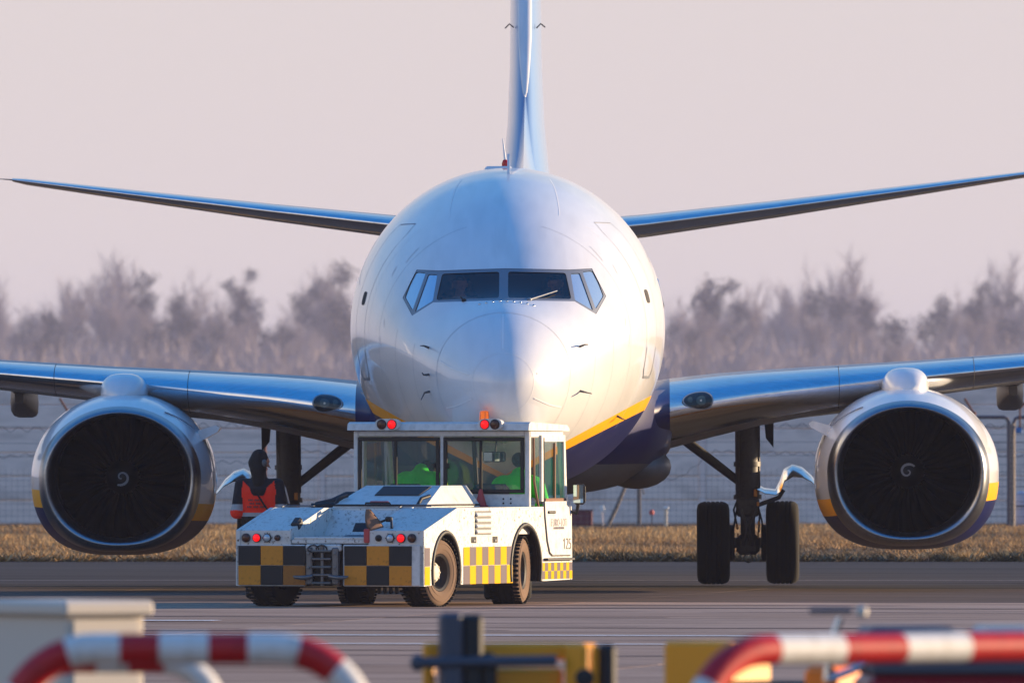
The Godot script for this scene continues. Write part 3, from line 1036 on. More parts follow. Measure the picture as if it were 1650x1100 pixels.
func lift_poly(b: B, poly: PackedVector2Array, P: Array, N: Array, inset: float) -> void:
	if poly.size() < 3:
		return
	var idx := Geometry2D.triangulate_polygon(poly)
	if idx.is_empty():
		for i in range(1, poly.size() - 1):
			idx.append_array([0, i, i + 1])
	var a := Vector2(P[0].x, P[0].y)
	var e0 := Vector2(P[1].x, P[1].y) - a
	var e1 := Vector2(P[2].x, P[2].y) - a
	var den := e0.cross(e1)
	var pv := []
	var nv := []
	for p in poly:
		var f := p - a
		var u := f.cross(e1) / den
		var w := e0.cross(f) / den
		var n: Vector3 = (N[0] * (1 - u - w) + N[1] * u + N[2] * w).normalized()
		var q: Vector3 = P[0] * (1 - u - w) + P[1] * u + P[2] * w
		pv.append(q - n * inset)
		nv.append(n)
	for i in range(0, idx.size(), 3):
		b.t(pv[idx[i]], pv[idx[i + 1]], pv[idx[i + 2]], nv[idx[i]], nv[idx[i + 1]], nv[idx[i + 2]])

# cuts a triangle by a plain number at its corners; returns [part below zero, part above zero] as lists of triangles
func split(T: Array, g: Callable) -> Array:
	var lo := []
	var hi := []
	for t in T:
		var P: Array = t[0]
		var N: Array = t[1]
		var f := [g.call(P[0]), g.call(P[1]), g.call(P[2])]
		if f[0] >= 0 and f[1] >= 0 and f[2] >= 0:
			hi.append(t)
		elif f[0] < 0 and f[1] < 0 and f[2] < 0:
			lo.append(t)
		else:
			var pp := [[], []]
			var nn := [[], []]
			for i in 3:
				var j := (i + 1) % 3
				var s := 1 if f[i] >= 0 else 0
				pp[s].append(P[i])
				nn[s].append(N[i])
				if (f[i] >= 0) != (f[j] >= 0):
					var k: float = f[i] / (f[i] - f[j])
					for q in 2:
						pp[q].append(P[i].lerp(P[j], k))
						nn[q].append(N[i].lerp(N[j], k).normalized())
			for q in 2:
				for i in range(1, pp[q].size() - 1):
					(hi if q == 1 else lo).append([[pp[q][0], pp[q][i], pp[q][i + 1]], [nn[q][0], nn[q][i], nn[q][i + 1]]])
	return [lo, hi]

func mirrored(p: PackedVector2Array) -> PackedVector2Array:
	var o := PackedVector2Array()
	for i in range(p.size() - 1, -1, -1):
		o.append(Vector2(-p[i].x, p[i].y))
	return o

func round_poly(p: PackedVector2Array, r: float) -> PackedVector2Array:
	var o := PackedVector2Array()
	var n := p.size()
	for i in n:
		var a := p[(i + n - 1) % n]
		var b := p[i]
		var c := p[(i + 1) % n]
		var u := b + (a - b).normalized() * minf(r, b.distance_to(a) * 0.4)
		var w := b + (c - b).normalized() * minf(r, b.distance_to(c) * 0.4)
		for k in 4:
			var t := k / 3.0
			o.append(u.lerp(b, t).lerp(b.lerp(w, t), t))
	return o

func build_airplane() -> void:
	body_curves()
	var A := thing("airplane", "white airliner with navy and yellow belly stripe seen head on", "airplane", Vector3(-0.086, 0, -171))
	A.rotation = Vector3(0, deg_to_rad(-0.5), deg_to_rad(0.42))
	build_body(A)
	build_nose_details(A)
	build_wings(A)
	build_engines(A)
	build_tail(A)
	build_gear(A)

func build_body(A: Node3D) -> void:
	var skin := B.new()
	var stripe := B.new()
	var belly := B.new()
	var frame := B.new()
	var front_l := B.new()
	var front_r := B.new()
	var s2l := B.new()
	var s2r := B.new()
	var s3l := B.new()
	var s3r := B.new()
	var outer_half := PackedVector2Array([Vector2(0, 3.866), Vector2(0.75, 3.85), Vector2(1.024, 3.866), Vector2(1.187, 3.539), Vector2(1.07, 3.325), Vector2(0.822, 3.476), Vector2(0, 3.490)])
	var outer := outer_half.duplicate()
	for i in range(5, 0, -1):
		outer.append(Vector2(-outer_half[i].x, outer_half[i].y))
	var g1 := round_poly(PackedVector2Array([Vector2(0.052, 3.831), Vector2(0.72, 3.814), Vector2(0.787, 3.505), Vector2(0.052, 3.522)]), 0.03)
	var g2 := round_poly(PackedVector2Array([Vector2(0.778, 3.808), Vector2(0.884, 3.812), Vector2(1.040, 3.372), Vector2(0.828, 3.496)]), 0.015)
	var g3 := round_poly(PackedVector2Array([Vector2(0.915, 3.828), Vector2(1.015, 3.842), Vector2(1.057, 3.822), Vector2(1.164, 3.548), Vector2(1.070, 3.388)]), 0.02)
	var panes := [[g1, front_r], [mirrored(g1), front_l], [g2, s2r], [mirrored(g2), s2l], [g3, s3r], [mirrored(g3), s3l]]
	var up1 := func(p: Vector3) -> float: return p.y - (1.471 + 0.535 * absf(p.x))
	var up2 := func(p: Vector3) -> float: return p.y - (1.400 + 0.50 * absf(p.x))
	var stations := []
	for i in 96:
		var q := sqrt(7.0) * i / 95.0
		stations.append(q * q)
	stations.append_array([9.0, 12.0, 16.0, 20.0, 24.0, 25.0, 26.0, 27.0, 28.0, 29.0, 30.0, 31.0, 32.0, 33.0, 34.0, 35.0, 36.0, 37.0, 38.0])
	var CN := 176
	var rows := []
	var ns := []
	for s in stations:
		var r := PackedVector3Array()
		var n := PackedVector3Array()
		for j in CN:
			var th := TAU * j / CN
			r.append(body_at(s, th))
			n.append(Vector3(0, 0, 1) if s < 1e-6 else body_normal(s, th))
		rows.append(r)
		ns.append(n)
	for i in rows.size() - 1:
		for j in CN:
			var k := (j + 1) % CN
			var quads := [[[rows[i][j], rows[i][k], rows[i + 1][k]], [ns[i][j], ns[i][k], ns[i + 1][k]]], [[rows[i][j], rows[i + 1][k], rows[i + 1][j]], [ns[i][j], ns[i + 1][k], ns[i + 1][j]]]]
			for t in quads:
				var P: Array = t[0]
				var mid: Vector3 = (P[0] + P[1] + P[2]) / 3.0
				if mid.z > -4.0 and mid.y > 3.15 and mid.y < 4.05 and absf(mid.x) < 1.35:
					var tri := PackedVector2Array([Vector2(P[0].x, P[0].y), Vector2(P[1].x, P[1].y), Vector2(P[2].x, P[2].y)])
					if absf((tri[1] - tri[0]).cross(tri[2] - tri[0])) > 1e-9:
						for poly in Geometry2D.clip_polygons(tri, outer):
							lift_poly(skin, poly, P, t[1], 0.0)
						for inn in Geometry2D.intersect_polygons(tri, outer):
							var rest := [inn]
							for pane in panes:
								for gp in Geometry2D.intersect_polygons(inn, pane[0]):
									lift_poly(pane[1], gp, P, t[1], 0.012)
								var next := []
								for r2 in rest:
									next.append_array(Geometry2D.clip_polygons(r2, pane[0]))
								rest = next
							for r2 in rest:
								lift_poly(frame, r2, P, t[1], 0.004)
						continue
				if mid.y > 2.9:
					skin.t(P[0], P[1], P[2], t[1][0], t[1][1], t[1][2])
					continue
				var s1 := split([t], up1)
				for w in s1[1]:
					skin.t(w[0][0], w[0][1], w[0][2], w[1][0], w[1][1], w[1][2])
				var sp := split(s1[0], up2)
				for w in sp[1]:
					stripe.t(w[0][0], w[0][1], w[0][2], w[1][0], w[1][1], w[1][2])
				for w in sp[0]:
					belly.t(w[0][0], w[0][1], w[0][2], w[1][0], w[1][1], w[1][2])
	put("fuselage", skin, M["white_paint"], A)
	put("cheat_line", stripe, M["yellow_paint"], A)
	put("belly", belly, M["navy_paint"], A)
	put("window_frame", frame, M["frame_metal"], A)
	for p in [front_l, front_r]:
		put("windshield", p, M["screen_glass"], A)
	for p in [s2l, s2r, s3l, s3r]:
		put("side_window", p, M["coated_glass"], A)
	# what the windshield lets one see
	var b := B.new()
	b.box(Vector3(0, 2.95, -3.5), Vector3(2.06, 2.2, 0.06))
	put("bulkhead", b, M["cockpit_dark"], A)
	b = B.new()
	b.box(Vector3(0, 3.36, -2.12), Vector3(1.5, 0.05, 0.5), 0.02)
	b.box(Vector3(0, 3.22, -2.34), Vector3(1.5, 0.26, 0.06), 0.02)
	put("glareshield", b, M["cockpit_dark"], A)
	b = B.new()
	b.box(Vector3(0, 3.93, -2.75), Vector3(0.7, 0.06, 0.7), 0.02, Basis(Vector3.RIGHT, 0.35))
	put("overhead_panel", b, M["cockpit_grey"], A)
	for x in [-0.52, 0.56]:
		b = B.new()
		b.box(Vector3(x, 3.30, -3.02), Vector3(0.46, 0.62, 0.12), 0.05)
		b.box(Vector3(x, 3.68, -3.02), Vector3(0.26, 0.16, 0.10), 0.04)
		put("pilot_seat", b, M["cockpit_grey"], A)
	b = B.new()
	b.box(Vector3(0, 2.62, -2.8), Vector3(2.2, 0.06, 1.6))
	put("cockpit_floor", b, M["cockpit_dark"], A)

func build_nose_details(A: Node3D) -> void:
	# seams of the radome, doors and panels
	var b := B.new()
	var ring := []
	for k in 97:
		ring.append(Vector2(0.93, TAU * k / 96.0))
	skin_line(b, ring, 0.009)
	put("radome_seam", b, M["seam_soft"], A)
	b = B.new()
	ring = []
	for k in 65:
		ring.append(Vector2(0.19, TAU * k / 64.0))
	skin_line(b, ring, 0.006)
	put("nose_cap_seam", b, M["seam_light"], A)
	for th in [0.0, 1.36, -1.36, 2.05, -2.05, PI]:
		b = B.new()
		var l := []
		for k in 9:
			l.append(Vector2(0.24 + 0.62 * k / 8.0, th))
		skin_line(b, l, 0.016, 0.007)
		put("lightning_strip", b, M["seam_light"], A)
	for side in [-1.0, 1.0]:
		# entry door outline, its hinges and a vent below it
		b = B.new()
		var pts := []
		for p in [[4.0, 2.7], [4.0, 4.3], [4.1, 4.42], [4.7, 4.42], [4.8, 4.3], [4.8, 2.7], [4.7, 2.6], [4.1, 2.6], [4.0, 2.7]]:
			if pts.size():
				var last: Array = pts[-1]
				for k in range(1, 10):
					pts.append([lerpf(last[0], p[0], k / 9.0), lerpf(last[1], p[1], k / 9.0)])
			else:
				pts.append(p)
		var line := []
		for p in pts:
			line.append(Vector2(p[0], side * body_angle(p[0], p[1])))
		skin_line(b, line, 0.011)
		put("door_seam", b, M["seam"], A)
		b = B.new()
		var l2 := []
		for k in 25:
			var y := lerpf(4.38, 2.0, k / 24.0)
			l2.append(Vector2(3.75, side * body_angle(3.75, minf(y, 4.6))))
		skin_line(b, l2, 0.006)
		put("panel_seam", b, M["seam_light"], A)
		# door window, sill bracket and small flush fittings
		var dw := B.new()
		var rr := []
		for i in 4:
			var ring2 := PackedVector3Array()
			for j in 18:
				var an := TAU * j / 18.0
				var ss := 4.36 + signf(cos(an)) * pow(absf(cos(an)), 0.6) * 0.11 * i / 3.0
				var th2: float = side * body_angle(ss, 3.55 + signf(sin(an)) * pow(absf(sin(an)), 0.6) * 0.08 * i / 3.0)
				ring2.append(body_at(ss, th2) + body_normal(ss, th2) * 0.006)
			rr.append(ring2)
		dw.loft(rr)
		put("door_window", dw, M["soot"], A)
		b = B.new()
		var lb2 := []
		for p in [[4.02, 2.95], [4.02, 2.68], [4.12, 2.60], [4.66, 2.60], [4.76, 2.68], [4.76, 2.95]]:
			lb2.append(Vector2(p[0], side * body_angle(p[0], p[1])))
		skin_line(b, lb2, 0.035, 0.008)
		put("sill_bracket", b, M["frame_metal"], A)
		for f in [[3.2, 3.95, 0.16], [3.35, 3.80, 0.10], [3.0, 2.95, 0.14], [2.9, 3.2, 0.08]]:
			b = B.new()
			var fl := []
			for i in 5:
				fl.append(Vector2(f[0] + 0.05 * i / 4.0, side * body_angle(f[0], f[1] + f[2] * i / 4.0)))
			skin_line(b, fl, 0.014, 0.006)
			put("flush_fitting", b, M["seam_soft"], A)
		for hs in [1.7, 2.35, 3.1]:
			b = B.new()
			var hl2 := []
			for i in 30:
				hl2.append(Vector2(hs, side * lerpf(1.35 if hs < 3.0 else 0.3, 2.5, i / 29.0)))
			skin_line(b, hl2, 0.005, 0.003)
			put("panel_seam", b, M["seam"], A)
		# crown panel seam
		b = B.new()
		var l3 := []
		for k in 12:
			l3.append(Vector2(3.6 + 1.8 * k / 11.0, side * (0.42 - 0.012 * k)))
		skin_line(b, l3, 0.007)
		put("panel_seam", b, M["seam_light"], A)
	var probes := [[937.0, 560.0, 0.05, 0.0], [937.0, 631.0, 0.10, -0.02], [693.0, 560.0, -0.05, 0.0], [694.0, 603.0, -0.02, 0.03], [695.0, 630.0, -0.05, -0.10], [995.0, 671.0, 0.06, -0.02]]
	for p in probes:
		# find the skin below this point of the front view
		var x: float = (p[0] - 814.0) * 0.00719
		var y: float = 2.0 - (p[1] - 691.0) * 0.00722
		var best := Vector2(1, 1)
		var err := 9.0
		for i in 120:
			var s := 0.4 + i * 0.035
			var th := body_angle(s, y)
			var o := absf(body_at(s, th).x - absf(x))
			if o < err:
				err = o
				best = Vector2(s, th * signf(x))
		var at := body_at(best.x, best.y)
		var n := body_normal(best.x, best.y)
		b = B.new()
		b.tube([at - n * 0.02, at + n * 0.05, at + n * 0.07 + Vector3(0, 0, 0.03)], [0.016, 0.012, 0.009], 8)
		b.tube([at + n * 0.066, at + n * 0.07 + Vector3(p[2] * 0.7, p[3] * 0.8, 0.12)], [0.010, 0.006], 8)
		put("pitot_probe", b, M["gear_paint"], A)
	# rivet heads in an arc below the windshield
	for k in 9:
		var th := (k - 3.5) * 0.085
		b = B.new()
		b.ball(body_at(1.36, th), Vector3(0.017, 0.017, 0.017), 8, 6)
		put("stud", b, M["bright_steel"], A)
	# wipers
	for d in [[-0.46, 3.492, -0.5, 3.535], [0.30, 3.497, 0.62, 3.60]]:
		b = B.new()
		var z0 := -1.52
		var a := Vector3(d[0], d[1], z0)
		var c := Vector3(d[2], d[3], z0)
		for v in 2:
			var pt := a if v == 0 else c
			var bs := 1.2
			var th := 0.0
			for i in 60:
				bs = 1.2 + i * 0.03
				th = body_angle(bs, pt.y)
				if body_at(bs, th).x > absf(pt.x):
					break
			if v == 0:
				a.z = -bs + 0.03
			else:
				c.z = -bs + 0.05
		b.tube([a, c], [0.012, 0.008], 6)
		b.ball(a, Vector3(0.03, 0.025, 0.03), 8, 6)
		put("wiper", b, M["soot"] if d[0] < 0 else M["frame_metal"], A)
	# blades, beacon and aerials on the crown
	b = B.new()
	b.prism(PackedVector2Array([Vector2(0, 0), Vector2(0.42, 0), Vector2(0.36, 0.24), Vector2(0.16, 0.28)]), 0.03, Transform3D(Basis(Vector3(0, 0, -1), Vector3.UP, Vector3.RIGHT), Vector3(0.02, 4.98, -5.3)))
	put("blade_aerial", b, M["white_paint"], A)
	b = B.new()
	b.box(Vector3(-0.10, 5.11, -7.4), Vector3(0.34, 0.07, 0.5), 0.03)
	put("beacon_base", b, M["white_paint"], A)
	b = B.new()
	b.lathe(Vector3(-0.02, 5.13, -7.4), Vector3.UP, [Vector2(0, 0), Vector2(0.042, 0.0), Vector2(0.044, 0.05), Vector2(0.03, 0.09), Vector2(0, 0.10)], 14)
	put("beacon", b, M["red_lens"], A)
	b = B.new()
	b.tube([Vector3(-0.02, 5.12, -8.5), Vector3(-0.06, 5.50, -8.55)], [0.022, 0.006], 8)
	put("whip_aerial", b, M["white_paint"], A)
	b = B.new()
	b.box(Vector3(-0.30, 5.02, -6.4), Vector3(0.22, 0.06, 0.3), 0.025)
	b.tube([Vector3(-0.40, 5.03, -6.4), Vector3(-0.52, 5.0, -6.4)], 0.012, 6)
	put("sensor_housing", b, M["seam_light"], A)
	# cabin windows along both sides, seen only from a step aside
	var wb := B.new()
	wb.prism(round_poly(PackedVector2Array([Vector2(-0.12, -0.17), Vector2(0.12, -0.17), Vector2(0.12, 0.17), Vector2(-0.12, 0.17)]), 0.09), 0.012)
	var wm := wb.mesh()
	for side in [-1.0, 1.0]:
		for k in 30:
			var s := 7.2 + k * 0.535
			var th := body_angle(s, 3.62)
			var at := body_at(s, th * side)
			var n := body_normal(s, th * side)
			var o := put("cabin_window", wm, M["coated_glass"], A)
			o.transform = Transform3D(Basis(Vector3.UP.cross(n).normalized(), n.cross(Vector3.UP.cross(n)).normalized(), n), at - n * 0.008)

# ------------------------------------------------------------------ wings
func foil(n: int, thick: float) -> Array:
	# from the trailing edge over the top to the leading edge and back below: (chord share, height share)
	var o := []
	for i in n + 1:
		var a := PI * i / n
		var x := 0.5 + 0.5 * cos(a)
		var t := 5.0 * thick * (0.2969 * sqrt(x) - 0.126 * x - 0.3516 * x * x + 0.2843 * x * x * x - 0.1036 * x * x * x * x)
		o.append(Vector2(x, t + 0.02 * thick * 8.0 * x * (1.0 - x)))
	for i in range(1, n):
		var a := PI * (1.0 - float(i) / n)
		var x := 0.5 + 0.5 * cos(a)
		var t := 5.0 * thick * (0.2969 * sqrt(x) - 0.126 * x - 0.3516 * x * x + 0.2843 * x * x * x - 0.1036 * x * x * x * x)
		o.append(Vector2(x, -t + 0.02 * thick * 8.0 * x * (1.0 - x)))
	return o

# sections: [x, leading edge station, chord, height of the leading edge, thickness in m, drop of the trailing edge, lean]
func wing_rows(sec: Array, side: float, n := 26) -> Array:
	var rows := []
	for s in sec:
		var f := foil(n, s[4] / s[2])
		var r := PackedVector3Array()
		for p in f:
			var up: float = p.y * s[2]
			var lean: float = s[6] if s.size() > 6 else 0.0
			r.append(Vector3(side * (s[0] - sin(lean) * up), s[3] - s[5] * p.x + cos(lean) * up, -(s[1] + p.x * s[2])))
		rows.append(r)
	return rows

# the foremost point of the wing at a span and height
func wing_front(rows: Array, sec: Array, side: float, x: float, y: float) -> Vector3:
	var i := 0
	while i < sec.size() - 2 and sec[i + 1][0] < x:
		i += 1
	var t: float = (x - sec[i][0]) / (sec[i + 1][0] - sec[i][0])
	var best := Vector3(side * x, y, -99)
	var C: int = rows[0].size()
	for j in range(14, 40):
		var a: Vector3 = rows[i][j].lerp(rows[i + 1][j], t)
		var b: Vector3 = rows[i][(j + 1) % C].lerp(rows[i + 1][(j + 1) % C], t)
		if (a.y - y) * (b.y - y) <= 0.0 and absf(a.y - b.y) > 1e-6:
			var z := lerpf(a.z, b.z, (y - a.y) / (b.y - a.y))
			if z > best.z:
				best.z = z
	return best

func build_wings(A: Node3D) -> void:
	for side in [-1.0, 1.0]:
		var W := holder("wing", A)
		var sec := [
			[1.50, 11.6, 9.2, 2.16, 0.86, 0.22], [1.80, 12.0, 8.7, 2.19, 0.87, 0.22], [1.94, 12.5, 8.2, 2.215, 0.865, 0.22], [2.5, 13.0, 7.4, 2.315, 0.78, 0.20],
			[3.05, 13.35, 6.9, 2.395, 0.69, 0.18], [3.8, 13.8, 6.25, 2.475, 0.60, 0.14], [5.06, 14.55, 5.2, 2.605, 0.46, 0.10], [6.45, 15.3, 4.5, 2.735, 0.38, 0.08],
			[9.0, 16.65, 3.8, 2.95, 0.33, 0.06], [13.0, 18.75, 2.7, 3.28, 0.24, 0.04], [16.6, 20.6, 1.75, 3.56, 0.17, 0.02],
			[17.1, 20.95, 1.6, 3.66, 0.15, 0.02, 0.6], [17.4, 21.4, 1.4, 3.95, 0.13, 0.0, 1.2], [17.75, 22.6, 0.9, 5.3, 0.08, 0.0, 1.4], [17.95, 23.3, 0.5, 6.0, 0.04, 0.0, 1.45]]
		var rows := wing_rows(sec, side)
		var ns := B.normals(rows, true)
		var C: int = rows[0].size()
		var lead := [20, 32]   # the columns of the slat
		var metal := B.new()
		metal.emit(rows, ns, 2, 10, lead[0], lead[1])
		put("leading_edge", metal, M["polished_metal"], W)
		var root := B.new()
		root.emit(rows, ns, 0, 2, 0, C)
		put("root_fairing", root, M["navy_paint"], W)
		var rest := B.new()
		rest.emit(rows, ns, 2, 10, 0, lead[0])
		rest.emit(rows, ns, 2, 10, lead[1], C)
		put("wing_panel", rest, M["grey_paint"], W)
		var tip := B.new()
		tip.emit(rows, ns, 10, rows.size() - 1, 0, C)
		put("winglet", tip, M["white_paint"], W)
		# slat joints
		for cut in [4.05, 5.75, 7.0]:
			var i := 0
			while sec[i + 1][0] < cut:
				i += 1
			var t: float = (cut - sec[i][0]) / (sec[i + 1][0] - sec[i][0])
			var path := []
			for j in range(lead[0] - 1, lead[1] + 2):
				path.append(rows[i][j].lerp(rows[i + 1][j], t))
			var sb := B.new()
			sb.tube(path, 0.0045, 4)
			put("slat_joint", sb, M["soot"], W)
		# landing lamp in the wing root: dark well, two lamps, clear cover
		var lamp := func(cx: float, cy: float, rx: float, ry: float, lift: float, hollow: float) -> B:
			var pb := B.new()
			var prow := []
			for i in 7:
				var f := lerpf(hollow, 1.0, i / 6.0)
				var ring := PackedVector3Array()
				for j in 28:
					var an := TAU * j / 28.0
					var ex := signf(cos(an)) * pow(absf(cos(an)), 0.85) * rx * f
					ring.append(wing_front(rows, sec, side, cx + ex, cy + sin(an) * ry * f * (1.0 + 0.22 * ex / rx)) + Vector3(0, 0, lift))
				prow.append(ring)
			pb.loft(prow)
			return pb
		var well := put("lamp_well", lamp.call(2.29, 2.335, 0.175, 0.098, 0.006, 0.0), M["lamp_dark"], W)
		put("landing_lamp", lamp.call(2.325, 2.335, 0.060, 0.058, 0.014, 0.0), M["lamp_mirror"], well)
		put("lamp_bulb", lamp.call(2.325, 2.335, 0.014, 0.014, 0.018, 0.0), M["hub_white"], well)
		put("taxi_lamp", lamp.call(2.19, 2.345, 0.032, 0.035, 0.014, 0.0), M["lamp_mirror"], well)
		put("lamp_cover", lamp.call(2.29, 2.335, 0.176, 0.099, 0.022, 0.0), M["lens_glass"], well)
		put("lamp_rim", lamp.call(2.29, 2.335, 0.192, 0.110, 0.012, 0.92), M["frame_metal"], well)
		# canoe fairings of the flaps
		for cx in [6.30, 9.0]:
			var fb := B.new()
			var fr := []
			for k in 9:
				var u := k / 8.0
				var w := 0.17 * pow(sin(PI * clampf(u * 0.9 + 0.05, 0, 1)), 0.6)
				var cy: float = 2.44 + (cx - 6.3) * 0.085 - 0.10 * u
				var ring := PackedVector3Array()
				for j in 14:
					var a := TAU * j / 14
					ring.append(Vector3(side * cx + signf(cos(a)) * pow(absf(cos(a)), 0.45) * w, cy + signf(sin(a)) * pow(absf(sin(a)), 0.5) * w * 1.15, -(17.6 + (cx - 6.3) * 0.5) - u * 3.4))
				fr.append(ring)
			fb.loft(fr, true, true, true)
			put("flap_fairing", fb, M["belly_grey"], W)
		# inboard flap edge that hangs a little below the wing
		var eb := B.new()
		eb.box(Vector3(side * 3.9, 2.18, -20.2), Vector3(2.2, 0.07, 0.7), 0.03, Basis(Vector3.BACK, side * 0.11))
		put("flap", eb, M["grey_paint"], W)
	# fairing below the wing box
	var fr := []
	for d in [[10.2, 0.5, 1.29], [10.9, 1.2, 1.24], [11.8, 1.72, 1.2], [13.0, 1.98, 1.17], [15.0, 2.03, 1.16], [19.0, 2.03, 1.16], [21.5, 1.8, 1.2], [23.5, 0.8, 1.28]]:
		var ring := PackedVector3Array()
		for k in 41:
			var a := -PI / 2 - 0.25 + (PI + 0.5) * k / 40.0
			var sx := sin(a)
			var cy := cos(a)
			ring.append(Vector3(signf(sx) * pow(absf(sx), 0.72) * d[1], 2.15 - signf(cy) * pow(absf(cy), 0.8) * (2.15 - d[2]), -d[0]))
		fr.append(ring)
	var fn := B.normals(fr, false)
	var FT := []
	for i in fr.size() - 1:
		for j in 40:
			FT.append([[fr[i][j], fr[i][j + 1], fr[i + 1][j + 1]], [fn[i][j], fn[i][j + 1], fn[i + 1][j + 1]]])
			FT.append([[fr[i][j], fr[i + 1][j + 1], fr[i + 1][j]], [fn[i][j], fn[i + 1][j + 1], fn[i + 1][j]]])
	var cut_at := func(p: Vector3) -> float: return p.y - 1.56
	var fs := split(FT, cut_at)
	for pr in [[fs[0], "belly_fairing", "belly_grey"], [fs[1], "fairing_side", "navy_paint"]]:
		var fb2 := B.new()
		for w in pr[0]:
			fb2.t(w[0][0], w[0][1], w[0][2], w[1][0], w[1][1], w[1][2])
		put(pr[1], fb2, M[pr[2]], A)
	# rounded outlets of the air packs below the fairing
	for side in [-1.0, 1.0]:
		var ob := B.new()
		var rr := []
		for d in [[12.6, 0.02], [12.7, 0.16], [13.0, 0.25], [13.6, 0.29], [15.5, 0.29], [17.0, 0.2]]:
			var ring := PackedVector3Array()
			for k in 20:
				var a := TAU * k / 20.0
				ring.append(Vector3(side * 1.52 + cos(a) * d[1] * 1.5, 1.52 + sin(a) * d[1] * 0.95, -d[0]))
			rr.append(ring)
		ob.loft(rr, true, true, true)
		put("pack_fairing", ob, M["belly_grey"], A)

# ------------------------------------------------------------------ engines
func nacelle_ring(s: float, hw: float, up: float, down: float, flat: float, n := 72) -> PackedVector3Array:
	var r := PackedVector3Array()
	for k in n:
		var a := TAU * k / n
		var c := cos(a)
		var w := sin(a)
		var x := w
		var y := c
		if c < 0.0:
			# the lower half is squarer: wide cheeks, flat bottom
			x = signf(w) * pow(absf(w), 1.0 - 0.30 * flat)
			y = -pow(absf(c), 1.0 - 0.18 * flat)
		r.append(Vector3(x * hw, y * (up if y > 0 else down), -s))
	return r

